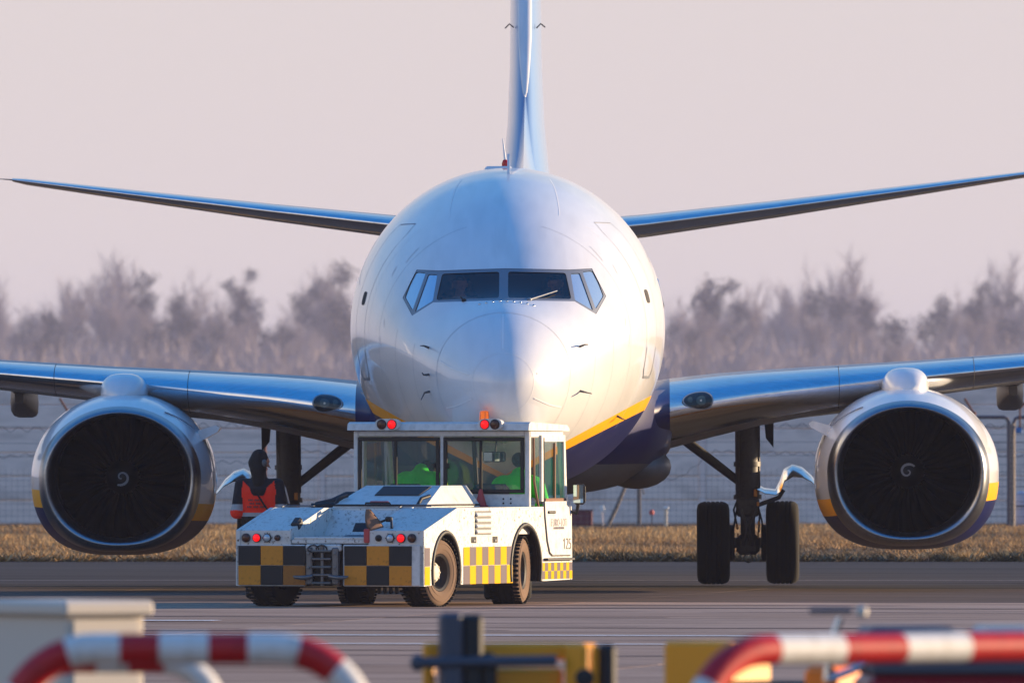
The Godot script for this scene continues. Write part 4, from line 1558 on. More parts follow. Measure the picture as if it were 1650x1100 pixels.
func build_engines(A: Node3D) -> void:
	for side in [-1.0, 1.0]:
		var E := holder("engine", A)
		E.position = Vector3(side * 4.84 + (0.03 if side > 0 else 0.0), 1.44, -12.0)
		E.scale = Vector3(1.015, 1.0, 1.0)
		# cowl
		var rows := []
		for d in [[0.26, 0.985, 0.875, 0.915, 0.8], [0.5, 1.045, 0.94, 0.945, 0.9], [0.9, 1.10, 1.0, 0.962, 1.0], [1.5, 1.128, 1.04, 0.965, 1.0], [2.2, 1.125, 1.05, 0.955, 1.0], [2.9, 1.08, 1.03, 0.92, 0.8], [3.6, 0.95, 0.93, 0.84, 0.5]]:
			rows.append(nacelle_ring(d[0], d[1], d[2], d[3], d[4]))
		var ns := B.normals(rows, true)
		var T := []
		for i in rows.size() - 1:
			for j in 72:
				var k := (j + 1) % 72
				T.append([[rows[i][j], rows[i][k], rows[i + 1][k]], [ns[i][j], ns[i][k], ns[i + 1][k]]])
				T.append([[rows[i][j], rows[i + 1][k], rows[i + 1][j]], [ns[i][j], ns[i + 1][k], ns[i + 1][j]]])
		var e1 := func(p: Vector3) -> float: return p.y - (-0.24 + 0.093 * p.x * side)
		var e2 := func(p: Vector3) -> float: return p.y - (-0.455 + 0.093 * p.x * side)
		var s1 := split(T, e1)
		var s2 := split(s1[0], e2)
		for pr in [[s1[1], "cowl", "white_paint"], [s2[1], "cowl_stripe", "yellow_paint"], [s2[0], "lower_cowl", "navy_paint"]]:
			var b := B.new()
			for w in pr[0]:
				b.t(w[0][0], w[0][1], w[0][2], w[1][0], w[1][1], w[1][2])
			put(pr[1], b, M[pr[2]], E)
		# polished lip, rolled from the cowl into the throat
		var lip := []
		for d in [[0.255, 0.985, 0.875, 0.915, 0.8], [0.16, 0.970, 0.858, 0.905, 0.75], [0.08, 0.950, 0.84, 0.888, 0.65], [0.03, 0.928, 0.822, 0.866, 0.55], [0.004, 0.905, 0.805, 0.845, 0.45], [0.0, 0.888, 0.793, 0.828, 0.4], [0.012, 0.868, 0.780, 0.808, 0.35], [0.05, 0.845, 0.765, 0.785, 0.25], [0.12, 0.822, 0.755, 0.766, 0.15], [0.22, 0.805, 0.748, 0.752, 0.08], [0.34, 0.795, 0.748, 0.748, 0.0]]:
			lip.append(nacelle_ring(d[0], d[1], d[2], d[3], d[4]))
		var lb := B.new()
		# normals worked out ring by ring, since the surface turns back on itself
		var ln := B.normals(lip, true)
		lb.emit(lip, ln, 0, lip.size() - 1, 0, 72)
		put("inlet_lip", lb, M["lip_metal"], E)
		var duct := []
		for d in [[0.34, 0.795, 0.748, 0.748], [0.6, 0.785, 0.76, 0.76], [1.0, 0.785, 0.785, 0.785], [1.25, 0.79, 0.79, 0.79]]:
			duct.append(nacelle_ring(d[0], d[1], d[2], d[3], 0.0))
		var db := B.new()
		db.loft(duct, true, false, false, true)
		put("inlet_duct", db, M["duct"], E)
		# fan: a spinner with a white spiral and 24 twisted blades before a dark hub
		var hub := Vector3(0, 0, -1.12)
		var bk := B.new()
		bk.lathe(hub + Vector3(0, 0, -0.25), Vector3(0, 0, 1), [Vector2(0, 0), Vector2(0.8, 0.0), Vector2(0.8, -0.03)], 36)
		put("fan_case", bk, M["black"], E)
		var sp := B.new()
		var prof := []
		for k in 11:
			var t := k / 10.0
			prof.append(Vector2(0.235 * sqrt(1.0 - pow(t, 1.6)), -0.12 + 0.42 * t))
		sp.lathe(hub, Vector3(0, 0, 1), prof, 28)
		var spin := put("spinner", sp, M["black"], E)
		var sw := B.new()
		var path := []
		for k in 30:
			var t := k / 29.0
			var rr := 0.012 + 0.088 * t
			var a := deg_to_rad((240.0 if side < 0 else 35.0) + 400.0 * (1.0 - t))
			var zz := pow(1.0 - pow(rr / 0.235, 2.0), 1.0 / 1.6)
			path.append(hub + Vector3(cos(a) * rr, sin(a) * rr, -0.12 + 0.42 * zz + 0.006))
		for k in path.size() - 1:
			var d: Vector3 = (path[k + 1] - path[k]).normalized()
			var w := Vector3(-d.y, d.x, 0).normalized() * (0.006 + 0.012 * k / 29.0)
			sw.q(path[k] - w, path[k] + w, path[k + 1] + w, path[k + 1] - w, Vector3(0, 0, 1))
		put("spiral_mark", sw, M["spiral_grey"], spin)
		var bl := B.new()
		var br := []
		for k in 9:
			var t := k / 8.0
			var r := 0.2 + 0.575 * t
			var tw := lerpf(0.45, 1.12, t)
			var ch := lerpf(0.15, 0.23, t)
			var d := Vector3(sin(tw), 0, cos(tw)) * ch * 0.5
			var o := Vector3(0.03 * sin(t * 3.0), r, 0)
			var nn := Vector3(cos(tw), 0, -sin(tw)) * 0.008
			br.append(PackedVector3Array([o - d, o + nn, o + d, o - nn]))
		bl.loft(br, true, false, true)
		var bm := bl.mesh()
		for k in 24:
			var o := put("fan_blade", bm, M["fan"], E)
			o.transform = Transform3D(Basis(Vector3(0, 0, 1), TAU * k / 24.0), hub)
		# exhaust behind
		var ex := B.new()
		ex.lathe(Vector3(0, 0.05, -3.3), Vector3(0, 0, -1), [Vector2(0.75, 0), Vector2(0.55, 0.8), Vector2(0.42, 1.5), Vector2(0.3, 1.5), Vector2(0.22, 1.7), Vector2(0.0, 2.2)], 28)
		put("exhaust_nozzle", ex, M["steel_worn"], E)
		# strake on the inner cheek
		var st := B.new()
		st.prism(PackedVector2Array([Vector2(0.0, -0.05), Vector2(0.24, 0.08), Vector2(0.27, 0.13), Vector2(0.22, 0.165), Vector2(0.0, 0.10)]), 0.5, Transform3D(Basis(Vector3(-side, 0, 0), Vector3(0, 1, 0), Vector3(0, 0, -1)), Vector3(-side * 0.93, 0.47, -0.95)))
		put("strake", st, M["white_paint"], E)
		# cowl hinge line and a latch line
		var hl := B.new()
		var hp := []
		for k in 10:
			var a: float = lerpf(0.55, 0.95, k / 9.0) * -side
			var rr := 0.012
			hp.append(Vector3(sin(a) * (1.03 + 0.07 * k / 9.0 + rr), cos(a) * (0.925 + 0.065 * k / 9.0 + rr), -0.46 - 0.3 * k / 9.0))
		hl.tube(hp, 0.008, 4)
		put("cowl_seam", hl, M["seam"], E)
		# pylon: rounded front over the cowl, running back under the wing
		var pr2 := []
		for d in [[0.62, 0.03, 0.02, 1.02], [0.66, 0.15, 0.09, 1.03], [0.76, 0.225, 0.165, 1.05], [0.95, 0.27, 0.23, 1.06], [1.3, 0.285, 0.275, 1.03], [2.0, 0.285, 0.30, 1.0], [3.5, 0.25, 0.30, 1.0], [5.5, 0.1, 0.25, 1.05]]:
			var ring := PackedVector3Array()
			for k in 28:
				var a := TAU * k / 28.0
				ring.append(Vector3(signf(cos(a)) * pow(absf(cos(a)), 0.7) * d[1], d[3] - 0.02 + signf(sin(a)) * pow(absf(sin(a)), 0.75) * d[2], -d[0] - 0.5))
			pr2.append(ring)
		var pb := B.new()
		pb.loft(pr2, true, true, true)
		put("pylon", pb, M["white_paint"], E)

# ------------------------------------------------------------------ tail
func build_tail(A: Node3D) -> void:
	for side in [-1.0, 1.0]:
		var sec := [[0.3, 32.6, 4.2, 4.66, 0.36, 0.06], [1.7, 33.5, 3.7, 4.80, 0.31, 0.05], [3.5, 34.7, 3.0, 5.03, 0.235, 0.04], [5.5, 36.0, 2.2, 5.30, 0.15, 0.02], [7.0, 37.0, 1.62, 5.51, 0.085, 0.01], [7.2, 37.25, 1.4, 5.54, 0.05, 0.0]]
		var S := holder("tailplane", A)
		var rows := wing_rows(sec, side, 20)
		var ns := B.normals(rows, true)
		var C: int = rows[0].size()
		var b := B.new()
		b.emit(rows, ns, 0, rows.size() - 1, 15, 25)
		put("leading_edge", b, M["polished_metal"], S)
		b = B.new()
		b.emit(rows, ns, 0, rows.size() - 1, 0, 15)
		b.emit(rows, ns, 0, rows.size() - 1, 25, C)
		b.fan(Array(rows[-1]), Vector3(side, 0, 0))
		put("panel", b, M["grey_paint"], S)
		b = B.new()
		b.tube([Vector3(side * 7.18, 5.54, -37.6), Vector3(side * 7.4, 5.56, -37.75)], [0.012, 0.005], 5)
		put("static_wick", b, M["wire"], S)
	# fin: sections stand one above the other
	var frows := []
	for d in [[4.7, 30.9, 6.3, 0.86], [5.6, 31.6, 5.8, 0.62], [6.2, 32.07, 5.5, 0.51], [7.0, 32.7, 5.1, 0.445], [9.0, 34.2, 4.1, 0.40], [11.0, 35.8, 3.1, 0.33], [12.5, 37.0, 2.2, 0.2]]:
		var f := foil(20, d[3] / d[2])
		var r := PackedVector3Array()
		for p in f:
			r.append(Vector3((p.y - 0.16 * d[3] / d[2] * p.x * (1.0 - p.x)) * d[2] + 0.03, d[0], -(d[1] + p.x * d[2])))
		frows.append(r)
	var fb := B.new()
	fb.loft(frows, true, false, true)
	put("fin", fb, M["fin_blue"], A)
	# erosion strip on the leading edge of the fin, pointed below
	var lr := []
	for k in 14:
		var t := k / 13.0
		var y := lerpf(6.5, 12.45, pow(t, 1.6))
		var s := lerpf(32.25, 36.98, (y - 6.5) / 5.95) + 0.03
		var w := 0.095 * minf(1.0, pow(t * 3.2, 0.75))
		var ring := PackedVector3Array()
		for j in 11:
			var a := PI * j / 10.0
			ring.append(Vector3(cos(a) * w + 0.03, y - sin(a) * w * 0.35, -s + sin(a) * maxf(w, 0.01) * 1.1 + 0.08))
		lr.append(ring)
	var lb := B.new()
	lb.loft(lr, false)
	put("fin_leading_edge", lb, M["white_paint"], A)
	# dorsal fin: hollow-sided wedge with a sharp front edge
	var dr := []
	for k in 10:
		var t := k / 9.0
		var s := lerpf(25.6, 33.0, t)
		var top := 5.12 + 1.75 * pow(t, 1.5)
		var ring := PackedVector3Array()
		for j in 17:
			var u := (j - 8) / 8.0
			var h := pow(1.0 - absf(u), 2.2)
			ring.append(Vector3(u * (0.14 + 0.26 * t) + 0.03, 5.04 + (top - 5.04) * h, -s))
		dr.append(ring)
	var db := B.new()
	var half := [[], []]
	for r in dr:
		half[0].append(r.slice(0, 9))
		half[1].append(r.slice(8, 17))
	db.loft(half[0], false)
	db.loft(half[1], false)
	put("dorsal_fin", db, M["fin_blue"], A)
	for side in [-1.0, 1.0]:
		var b := B.new()
		var o := Vector3(side * 0.215 + 0.03, 7.56, -33.4)
		b.tube([o + Vector3(-0.06, -0.06, 0), o, o + Vector3(0.06, -0.05, 0)], 0.010, 5)
		put("fin_aerial", b, M["soot"], A)

# ------------------------------------------------------------------ undercarriage
func wheel_mesh(r: float, w: float, rim: float, grooves: Array) -> B:
	# axle along x
	var prof := [Vector2(rim, -w * 0.36), Vector2(rim + 0.02, -w * 0.44), Vector2(r * 0.80, -w * 0.5), Vector2(r * 0.92, -w * 0.47), Vector2(r * 0.975, -w * 0.38), Vector2(r, -w * 0.26)]
	for g in grooves:
		prof.append_array([Vector2(r, w * (g - 0.02)), Vector2(r - 0.012, w * (g - 0.012)), Vector2(r - 0.012, w * (g + 0.012)), Vector2(r, w * (g + 0.02))])
	prof.append_array([Vector2(r, w * 0.26), Vector2(r * 0.975, w * 0.38), Vector2(r * 0.92, w * 0.47), Vector2(r * 0.80, w * 0.5), Vector2(rim + 0.02, w * 0.44), Vector2(rim, w * 0.36)])
	var b := B.new()
	b.lathe(Vector3.ZERO, Vector3.RIGHT, prof, 44)
	return b

func build_gear(A: Node3D) -> void:
	var tyre := wheel_mesh(0.53, 0.42, 0.26, [-0.2, -0.07, 0.07, 0.2]).mesh()
	var rb := B.new()
	rb.lathe(Vector3.ZERO, Vector3.RIGHT, [Vector2(0, -0.10), Vector2(0.2, -0.10), Vector2(0.255, -0.15), Vector2(0.262, -0.15), Vector2(0.262, 0.15), Vector2(0.255, 0.15), Vector2(0.2, 0.10), Vector2(0, 0.10)], 28, true)
	var rim := rb.mesh()
	for side in [-1.0, 1.0]:
		var G := holder("main_gear", A)
		G.position = Vector3(side * 2.94, 0, -19.6)
		for d in [-1.0, 1.0]:
			var w := put("tyre", tyre, M["rubber"], G)
			w.position = Vector3(d * 0.443, 0.525, 0)
			put("rim", rim, M["gear_paint"], w)
		var b := B.new()
		b.tube([Vector3(0, 1.10, 0), Vector3(0, 2.35, 0)], 0.155, 20)
		b.box(Vector3(-0.08, 1.75, 0.06), Vector3(0.12, 1.2, 0.12), 0.03)
		b.tube([Vector3(0.14, 1.2, 0.05), Vector3(0.14, 2.1, 0.05)], 0.025, 8)
		b.tube([Vector3(0, 1.08, 0), Vector3(0, 1.14, 0)], 0.18, 20)
		b.tube([Vector3(0, 1.5, 0), Vector3(0, 1.56, 0)], 0.175, 20)
		put("strut", b, M["gear_paint"], G)
		b = B.new()
		b.tube([Vector3(0, 0.45, 0), Vector3(0, 1.12, 0)], 0.095, 18)
		put("piston", b, M["steel_worn"], G)
		b = B.new()
		b.tube([Vector3(-0.5, 0.525, 0), Vector3(0.5, 0.525, 0)], 0.07, 14)
		b.box(Vector3(0, 0.50, 0), Vector3(0.30, 0.26, 0.26), 0.05)
		put("axle", b, M["gear_paint"], G)
		for d in [-1.0, 1.0]:
			b = B.new()
			b.lathe(Vector3(d * 0.17, 0.525, 0), Vector3(d, 0, 0), [Vector2(0, 0), Vector2(0.2, 0), Vector2(0.23, 0.02), Vector2(0.23, 0.09), Vector2(0.2, 0.1)], 20, true)
			put("brake", b, M["soot"], G)
		b = B.new()
		b.box(Vector3(0, 0.98, 0.16), Vector3(0.30, 0.24, 0.08), 0.03)
		b.tube([Vector3(-0.10, 0.95, 0.2), Vector3(-0.02, 0.72, 0.26), Vector3(-0.06, 0.5, 0.16)], 0.03, 8)
		b.tube([Vector3(0.10, 0.95, 0.2), Vector3(0.02, 0.72, 0.26), Vector3(0.06, 0.5, 0.16)], 0.03, 8)
		put("torque_link", b, M["gear_paint"], G)
		for h in [[-0.13, 1.0, -0.16, 0.85, -0.2, 0.6], [0.13, 1.0, 0.18, 0.8, 0.2, 0.58], [0.12, 1.08, 0.15, 0.9, 0.14, 0.66], [-0.12, 1.1, -0.18, 0.95, -0.13, 0.7]]:
			b = B.new()
			b.tube([Vector3(h[0], h[1], 0.14), Vector3(h[2], h[3], 0.2), Vector3(h[4], h[5], 0.14)], 0.013, 6)
			put("brake_hose", b, M["black"], G)
		for h in [[0.10, 1.16, 0.05, 0.10], [0.13, 1.02, 0.035, 0.06], [-0.14, 0.74, 0.03, 0.06], [0.14, 0.78, 0.03, 0.05], [0.13, 0.62, 0.02, 0.09], [-0.13, 0.62, 0.02, 0.06]]:
			b = B.new()
			b.box(Vector3(h[0], h[1], 0.2), Vector3(h[2], h[3], 0.04), 0.008)
			put("valve_block", b, M["brass"], G)
		b = B.new()
		var ring := []
		for k in 17:
			ring.append(Vector3(cos(TAU * k / 16.0) * 0.05, 0.33 + sin(TAU * k / 16.0) * 0.055, 0.14))
		b.tube(ring, 0.011, 6, false)
		put("towing_ring", b, M["steel_worn"], G)
		# side brace going up and inwards
		b = B.new()
		b.tube([Vector3(-side * 0.10, 1.30, -0.02), Vector3(-side * 0.82, 1.86, -0.02)], [0.055, 0.07], 10)
		put("side_brace", b, M["gear_paint"], G)
		# small door hanging outboard of the strut
		b = B.new()
		b.prism(PackedVector2Array([Vector2(0.22, 2.10), Vector2(0.34, 2.10), Vector2(0.335, 1.74), Vector2(0.24, 1.86)]) if side > 0 else PackedVector2Array([Vector2(-0.22, 2.10), Vector2(-0.34, 2.10), Vector2(-0.335, 1.74), Vector2(-0.24, 1.86)]), 0.35, Transform3D(Basis(), Vector3(0, 0, -0.2)))
		put("gear_door", b, M["black"], G)
		# curved outer leg door with its link
		b = B.new()
		var prof := [[0.12, 1.23], [0.22, 1.18], [0.36, 1.16], [0.42, 1.23], [0.47, 1.37], [0.58, 1.43], [0.70, 1.41], [0.82, 1.33], [0.93, 1.20], [1.05, 1.10]]
		var dr := []
		for p in prof:
			var k: float = 1.0 - smoothstep(0.55, 1.05, p[0]) * 0.75
			if p[0] < 0.4:
				k = 0.45
			dr.append(PackedVector3Array([Vector3(side * p[0], p[1] - 0.05 * k, 0.30), Vector3(side * p[0], p[1] + 0.05 * k, 0.05), Vector3(side * p[0], p[1] + 0.095 * k, -0.35), Vector3(side * p[0], p[1] + 0.06 * k, -0.36), Vector3(side * p[0], p[1] + 0.02 * k, 0.05), Vector3(side * p[0], p[1] - 0.07 * k, 0.30)]))
		b.loft(dr, true, true, true)
		put("leg_door", b, M["polished_metal"], G)
		b = B.new()
		b.tube([Vector3(side * 0.12, 1.00, 0.1), Vector3(side * 0.40, 1.10, 0.1), Vector3(side * 0.46, 1.20, 0.1)], 0.028, 8)
		put("door_link", b, M["gear_paint"], G)
	# nose gear
	var N := holder("nose_gear", A)
	N.position = Vector3(0, 0, -4.0)
	var nt := wheel_mesh(0.345, 0.2, 0.18, [-0.12, 0.12]).mesh()
	for d in [-1.0, 1.0]:
		var w := put("tyre", nt, M["rubber"], N)
		w.position = Vector3(d * 0.18, 0.342, 0)
		var r2 := put("rim", rim, M["gear_paint"], w)
		r2.scale = Vector3(0.5, 0.7, 0.7)
	var b := B.new()
	b.tube([Vector3(0, 0.34, 0), Vector3(0, 1.5, -0.1)], [0.06, 0.09], 14)
	b.tube([Vector3(-0.2, 0.342, 0), Vector3(0.2, 0.342, 0)], 0.05, 12)
	put("strut", b, M["gear_paint"], N)
	for d in [-1.0, 1.0]:
		b = B.new()
		b.box(Vector3(d * 0.36, 1.08, -0.2), Vector3(0.03, 0.55, 1.3), 0.012, Basis(Vector3.BACK, d * 0.2))
		put("gear_door", b, M["white_paint"], N)

# ------------------------------------------------------------------ tow tractor: x to its right, forward is -z
func side_tr(x0: float) -> Transform3D:
	return Transform3D(Basis(Vector3(0, 0, -1), Vector3(0, 1, 0), Vector3(1, 0, 0)), Vector3(x0, 0, 0))

func arc(c: Vector2, r: float, a0: float, a1: float, n: int) -> PackedVector2Array:
	var o := PackedVector2Array()
	for k in n + 1:
		var a := lerpf(a0, a1, float(k) / n)
		o.append(c + Vector2(cos(a), sin(a)) * r)
	return o

func pane(called: String, pts: Array, m: Material, parent: Node, hint: Vector3) -> MeshInstance3D:
	var b := B.new()
	b.fan(pts, hint)
	return put(called, b, m, parent)

func text_part(called: String, words: String, h: float, m: Material, parent: Node, at: Vector3, turn_y: float, serif := false) -> MeshInstance3D:
	var tm := TextMesh.new()
	var f := SystemFont.new()
	f.font_names = PackedStringArray(["Droid Serif" if serif else "Droid Sans"])
	tm.font = f
	tm.text = words
	tm.font_size = 64
	tm.pixel_size = h / 46.0
	tm.depth = 0.004
	var o := put(called, tm, m, parent)
	o.position = at
	o.rotation.y = turn_y
	return o

func build_tractor() -> void:
	var T := thing("tow_tractor", "white aircraft tow tractor with chequered rear bumper in front of the airliner nose", "tractor", Vector3(-2.05, 0, -167.4), deg_to_rad(-20.0))
	var wh: Material = M["tug_white"]
	# side plates with the wheel arches cut out
	for side in [-1.0, 1.0]:
		var prof := PackedVector2Array([Vector2(0, 0.235), Vector2(0, 0.86), Vector2(1.08, 1.11), Vector2(4.90, 1.11), Vector2(4.92, 0.5), Vector2(4.92, 0.27)])
		prof.append_array(arc(Vector2(3.34, 0.40), 0.52, -0.28, PI + 0.28, 18))
		prof.append_array(arc(Vector2(0.71, 0.39), 0.46, -0.32, PI + 0.32, 18))
		var b := B.new()
		b.prism(prof, 0.05, side_tr(1.08 if side > 0 else -1.13))
		put("side_panel", b, wh, T)
		for a in [[Vector2(3.34, 0.40), 0.52, 0.28], [Vector2(0.71, 0.39), 0.46, 0.32]]:
			b = B.new()
			var pts := []
			for p in arc(a[0], a[1] - 0.012, -a[2], PI + a[2], 20):
				pts.append(Vector3(side * 1.125, p.y, -p.x))
			b.tube(pts, 0.03, 6)
			put("wheel_arch", b, M["black"], T)
			b = B.new()
			var rows := []
			for p in arc(a[0], a[1] - 0.005, -a[2], PI + a[2], 20):
				rows.append(PackedVector3Array([Vector3(side * 1.10, p.y, -p.x), Vector3(side * 0.70, p.y, -p.x)]))
			b.loft(rows, false, false, false, true)
			b.box(Vector3(side * 0.68, 0.52, -a[0].x), Vector3(0.03, 0.60, 1.0))
			put("wheel_well", b, M["black"], T)
	var b := B.new()
	b.prism(PackedVector2Array([Vector2(0.012, 0.70), Vector2(0.012, 0.857), Vector2(1.08, 1.107), Vector2(1.42, 1.107), Vector2(1.42, 0.95), Vector2(0.2, 0.86)]), 0.62, side_tr(0.46))
	put("rear_fender", b, wh, T)
	b = B.new()
	b.prism(PackedVector2Array([Vector2(0.012, 0.70), Vector2(0.012, 0.857), Vector2(1.08, 1.107), Vector2(1.42, 1.107), Vector2(1.42, 0.95), Vector2(0.2, 0.86)]), 0.603, side_tr(-1.08))
	put("rear_fender", b, wh, T)
	for x in [-0.492, 0.46]:
		b = B.new()
		b.prism(PackedVector2Array([Vector2(0.03, 0.66), Vector2(0.03, 0.875), Vector2(1.42, 1.118), Vector2(1.44, 0.66)]), 0.018, side_tr(x))
		put("channel_wall", b, wh, T)
	b = B.new()
	b.prism(PackedVector2Array([Vector2(1.42, 0.8), Vector2(1.42, 1.105), Vector2(3.62, 1.105), Vector2(3.62, 0.8)]), 2.16, side_tr(-1.08))
	put("deck", b, wh, T)
	b = B.new()
	b.prism(PackedVector2Array([Vector2(1.06, 0.6), Vector2(1.06, 0.79), Vector2(1.36, 1.08), Vector2(1.418, 1.08), Vector2(1.418, 0.6)]), 0.93, side_tr(-0.472))
	put("channel_slope", b, wh, T)
	b = B.new()
	b.box(Vector3(0.06, 0.885, -1.163), Vector3(0.42, 0.15, 0.012), 0.005, Basis(Vector3.RIGHT, -0.80))
	put("slope_vent", b, M["black"], T)
	b = B.new()
	b.box(Vector3(-0.01, 0.735, -0.56), Vector3(0.92, 0.05, 1.08), 0.01)
	b.box(Vector3(-0.01, 0.770, -0.16), Vector3(0.86, 0.03, 0.28), 0.008)
	for k in 3:
		b.box(Vector3(-0.01, 0.765, -0.40 - k * 0.2), Vector3(0.7, 0.02, 0.03), 0.005)
	put("hitch_ledge", b, wh, T)
	b = B.new()
	b.box(Vector3(0.06, 0.776, -0.80), Vector3(0.42, 0.02, 0.34), 0.006, Basis(Vector3.RIGHT, 0.12))
	put("tread_plate", b, M["grey_panel"], T)
	b = B.new()
	b.box(Vector3(0, 0.5, -2.5), Vector3(1.30, 0.5, 4.4), 0.03)
	b.box(Vector3(0, 0.27, -1.9), Vector3(0.5, 0.12, 1.8), 0.02)
	for k in 4:
		b.box(Vector3(0.50 + k * 0.07, 0.20, -0.25), Vector3(0.035, 0.10, 0.05), 0.01)
	put("chassis", b, M["black"], T)
	# rear bumper plates and their chequers
	for s in [[-1.13, -0.30], [0.155, 1.13]]:
		b = B.new()
		b.box(Vector3((s[0] + s[1]) / 2, 0.467, -0.03), Vector3(s[1] - s[0], 0.466, 0.06), 0.012)
		put("bumper_plate", b, M["tug_clean"], T)
	var ck := B.new()
	ck.box(Vector3.ZERO, Vector3(0.268, 0.219, 0.012), 0.004)
	var chk := ck.mesh()
	for r in 2:
		for c in 6:
			var x: float = [-0.965, -0.695, -0.425, 0.31, 0.58, 0.85][c]
			var black := (r + c % 3) % 2 == 0
			var o := put("check_panel", chk, M["check_black"] if black else (M["check_dirty"] if c == 2 else M["check_yellow"]), T)
			o.position = Vector3(x, 0.577 - r * 0.223, 0.004)
			o.rotation.z = rng.randf_range(-0.006, 0.006)
	# tow hitch
	var H := holder("tow_hitch", T)
	H.position = Vector3(-0.07, 0, 0)
	for s in [-1.0, 1.0]:
		b = B.new()
		b.box(Vector3(s * 0.155, 0.46, 0.03), Vector3(0.075, 0.42, 0.10), 0.015)
		put("cheek_plate", b, M["steel_worn"], H)
		for y in [0.30, 0.44, 0.60]:
			b = B.new()
			b.lathe(Vector3(s * 0.16, y, 0.08), Vector3(0, 0, 1), [Vector2(0, 0), Vector2(0.02, 0), Vector2(0.02, 0.012), Vector2(0, 0.016)], 8, true)
			put("bolt", b, M["steel_worn"], H)
		b = B.new()
		b.tube([Vector3(s * 0.10, 0.345, 0.10), Vector3(s * 0.20, 0.33, 0.13), Vector3(s * 0.30, 0.335, 0.12), Vector3(s * 0.33, 0.345, 0.10)], [0.022, 0.026, 0.02, 0.008], 8)
		put("hook_arm", b, M["steel_worn"], H)
	b = B.new()
	b.box(Vector3(0, 0.46, -0.02), Vector3(0.24, 0.44, 0.04), 0.01)
	put("back_plate", b, M["black"], H)
	for k in 5:
		b = B.new()
		b.box(Vector3(0, 0.27 + k * 0.09, 0.035), Vector3(0.23, 0.025, 0.12), 0.006)
		put("jaw_plate", b, M["steel_worn"] if k % 2 else M["grey_panel"], H)
	b = B.new()
	b.tube([Vector3(0.0, 0.24, 0.05), Vector3(0.0, 0.70, 0.05)], 0.022, 10)
	put("hitch_pin", b, M["steel_worn"], H)
	for k in 2:
		b = B.new()
		var pts := []
		for i in 13:
			var a := TAU * i / 12.0
			pts.append(Vector3(-0.10 + k * 0.1 + cos(a) * 0.065, 0.655 + sin(a) * 0.04, 0.075 + 0.012 * sin(a * 2.0)))
		b.tube(pts, 0.009, 6, false)
		put("hose_loop", b, M["black"], H)
	b = B.new()
	b.box(Vector3(0, 0.665, 0.0), Vector3(0.42, 0.08, 0.08), 0.015)
	put("cross_beam", b, M["tug_white"], H)
	# rear lamps
	for L in [[-1.01, 0.044, "lamp_brown"], [-0.88, 0.044, "lamp_red"], [-0.755, 0.042, "lamp_clear"], [-0.63, 0.03, "lamp_brown"], [0.585, 0.032, "black"], [0.725, 0.042, "lamp_clear"], [0.855, 0.046, "lamp_red"], [0.985, 0.044, "lamp_brown"]]:
		b = B.new()
		b.lathe(Vector3(L[0], 0.775, -0.012), Vector3(0, 0, 1), [Vector2(0, 0), Vector2(L[1] * 1.16, 0), Vector2(L[1] * 1.16, 0.022), Vector2(L[1] * 0.98, 0.026)], 18, true)
		var bez := put("tail_light", b, M["black"], T)
		b = B.new()
		b.lathe(Vector3(L[0], 0.775, 0.012), Vector3(0, 0, 1), [Vector2(L[1], 0), Vector2(L[1] * 0.8, 0.014), Vector2(L[1] * 0.4, 0.02), Vector2(0, 0.021)], 18)
		put("lens_light", b, M[L[2]], bez)
		if L[2] == "lamp_clear":
			for k in 6:
				b = B.new()
				var a := TAU * k / 6.0
				b.ball(Vector3(L[0] + cos(a) * L[1] * 1.35, 0.775 + sin(a) * L[1] * 1.35, -0.002), Vector3(0.006, 0.006, 0.006), 6, 5)
				put("screw", b, M["black"], bez)
	b = B.new()
	b.box(Vector3(0.44, 0.80, -0.02), Vector3(0.07, 0.16, 0.05), 0.012)
	put("red_reflector", b, M["cone_red"], T)
	# curved rubber shield on a bracket behind the right lamps
	var rows := []
	for p in [[0.43, 1.10, 0.015], [0.445, 1.04, 0.05], [0.47, 0.97, 0.085], [0.50, 0.90, 0.10], [0.54, 0.84, 0.075], [0.56, 0.80, 0.02]]:
		rows.append(PackedVector3Array([Vector3(p[0] - p[2] * 0.35, p[1], -0.10 + p[2]), Vector3(p[0] + p[2] * 0.65, p[1] - 0.03 * p[2], -0.08 - p[2] * 0.8), Vector3(p[0] + p[2] * 0.8, p[1] - 0.03 * p[2], -0.11 - p[2] * 0.8), Vector3(p[0] - p[2] * 0.35 - 0.03, p[1], -0.12 + p[2])]))
	b = B.new()
	b.loft(rows, true, true, true)
	put("shield", b, M["brown_rubber"], T)
	b = B.new()
	b.tube([Vector3(0.52, 0.95, -0.20), Vector3(0.64, 1.0, -0.26), Vector3(0.70, 0.88, -0.12)], 0.016, 6)
	b.box(Vector3(0.62, 0.985, -0.24), Vector3(0.08, 0.06, 0.06), 0.015)
	put("shield_bracket", b, M["black"], T)
	# bonnet: a block with sloping faces, louvre on top of its rear slope
	b = B.new()
	var lo := [Vector3(-0.565, 1.11, -1.6), Vector3(0.565, 1.11, -1.6), Vector3(0.565, 1.11, -3.36), Vector3(-0.565, 1.11, -3.36)]
	var mi := [Vector3(-0.565, 1.135, -1.6), Vector3(0.565, 1.135, -1.6), Vector3(0.565, 1.135, -3.36), Vector3(-0.565, 1.135, -3.36)]
	var hi := [Vector3(-0.455, 1.355, -2.38), Vector3(0.455, 1.355, -2.38), Vector3(0.455, 1.355, -3.22), Vector3(-0.455, 1.355, -3.22)]
	for k in 4:
		var j := (k + 1) % 4
		var hint: Vector3 = [Vector3(0, 0.3, 1), Vector3(1, 0.3, 0), Vector3(0, 0.3, -1), Vector3(-1, 0.3, 0)][k]
		b.q(lo[k], lo[j], mi[j], mi[k], hint)
		b.q(mi[k], mi[j], hi[j], hi[k], hint)
	b.fan(hi, Vector3.UP)
	put("bonnet", b, M["tug_clean"], T)
	b = B.new()
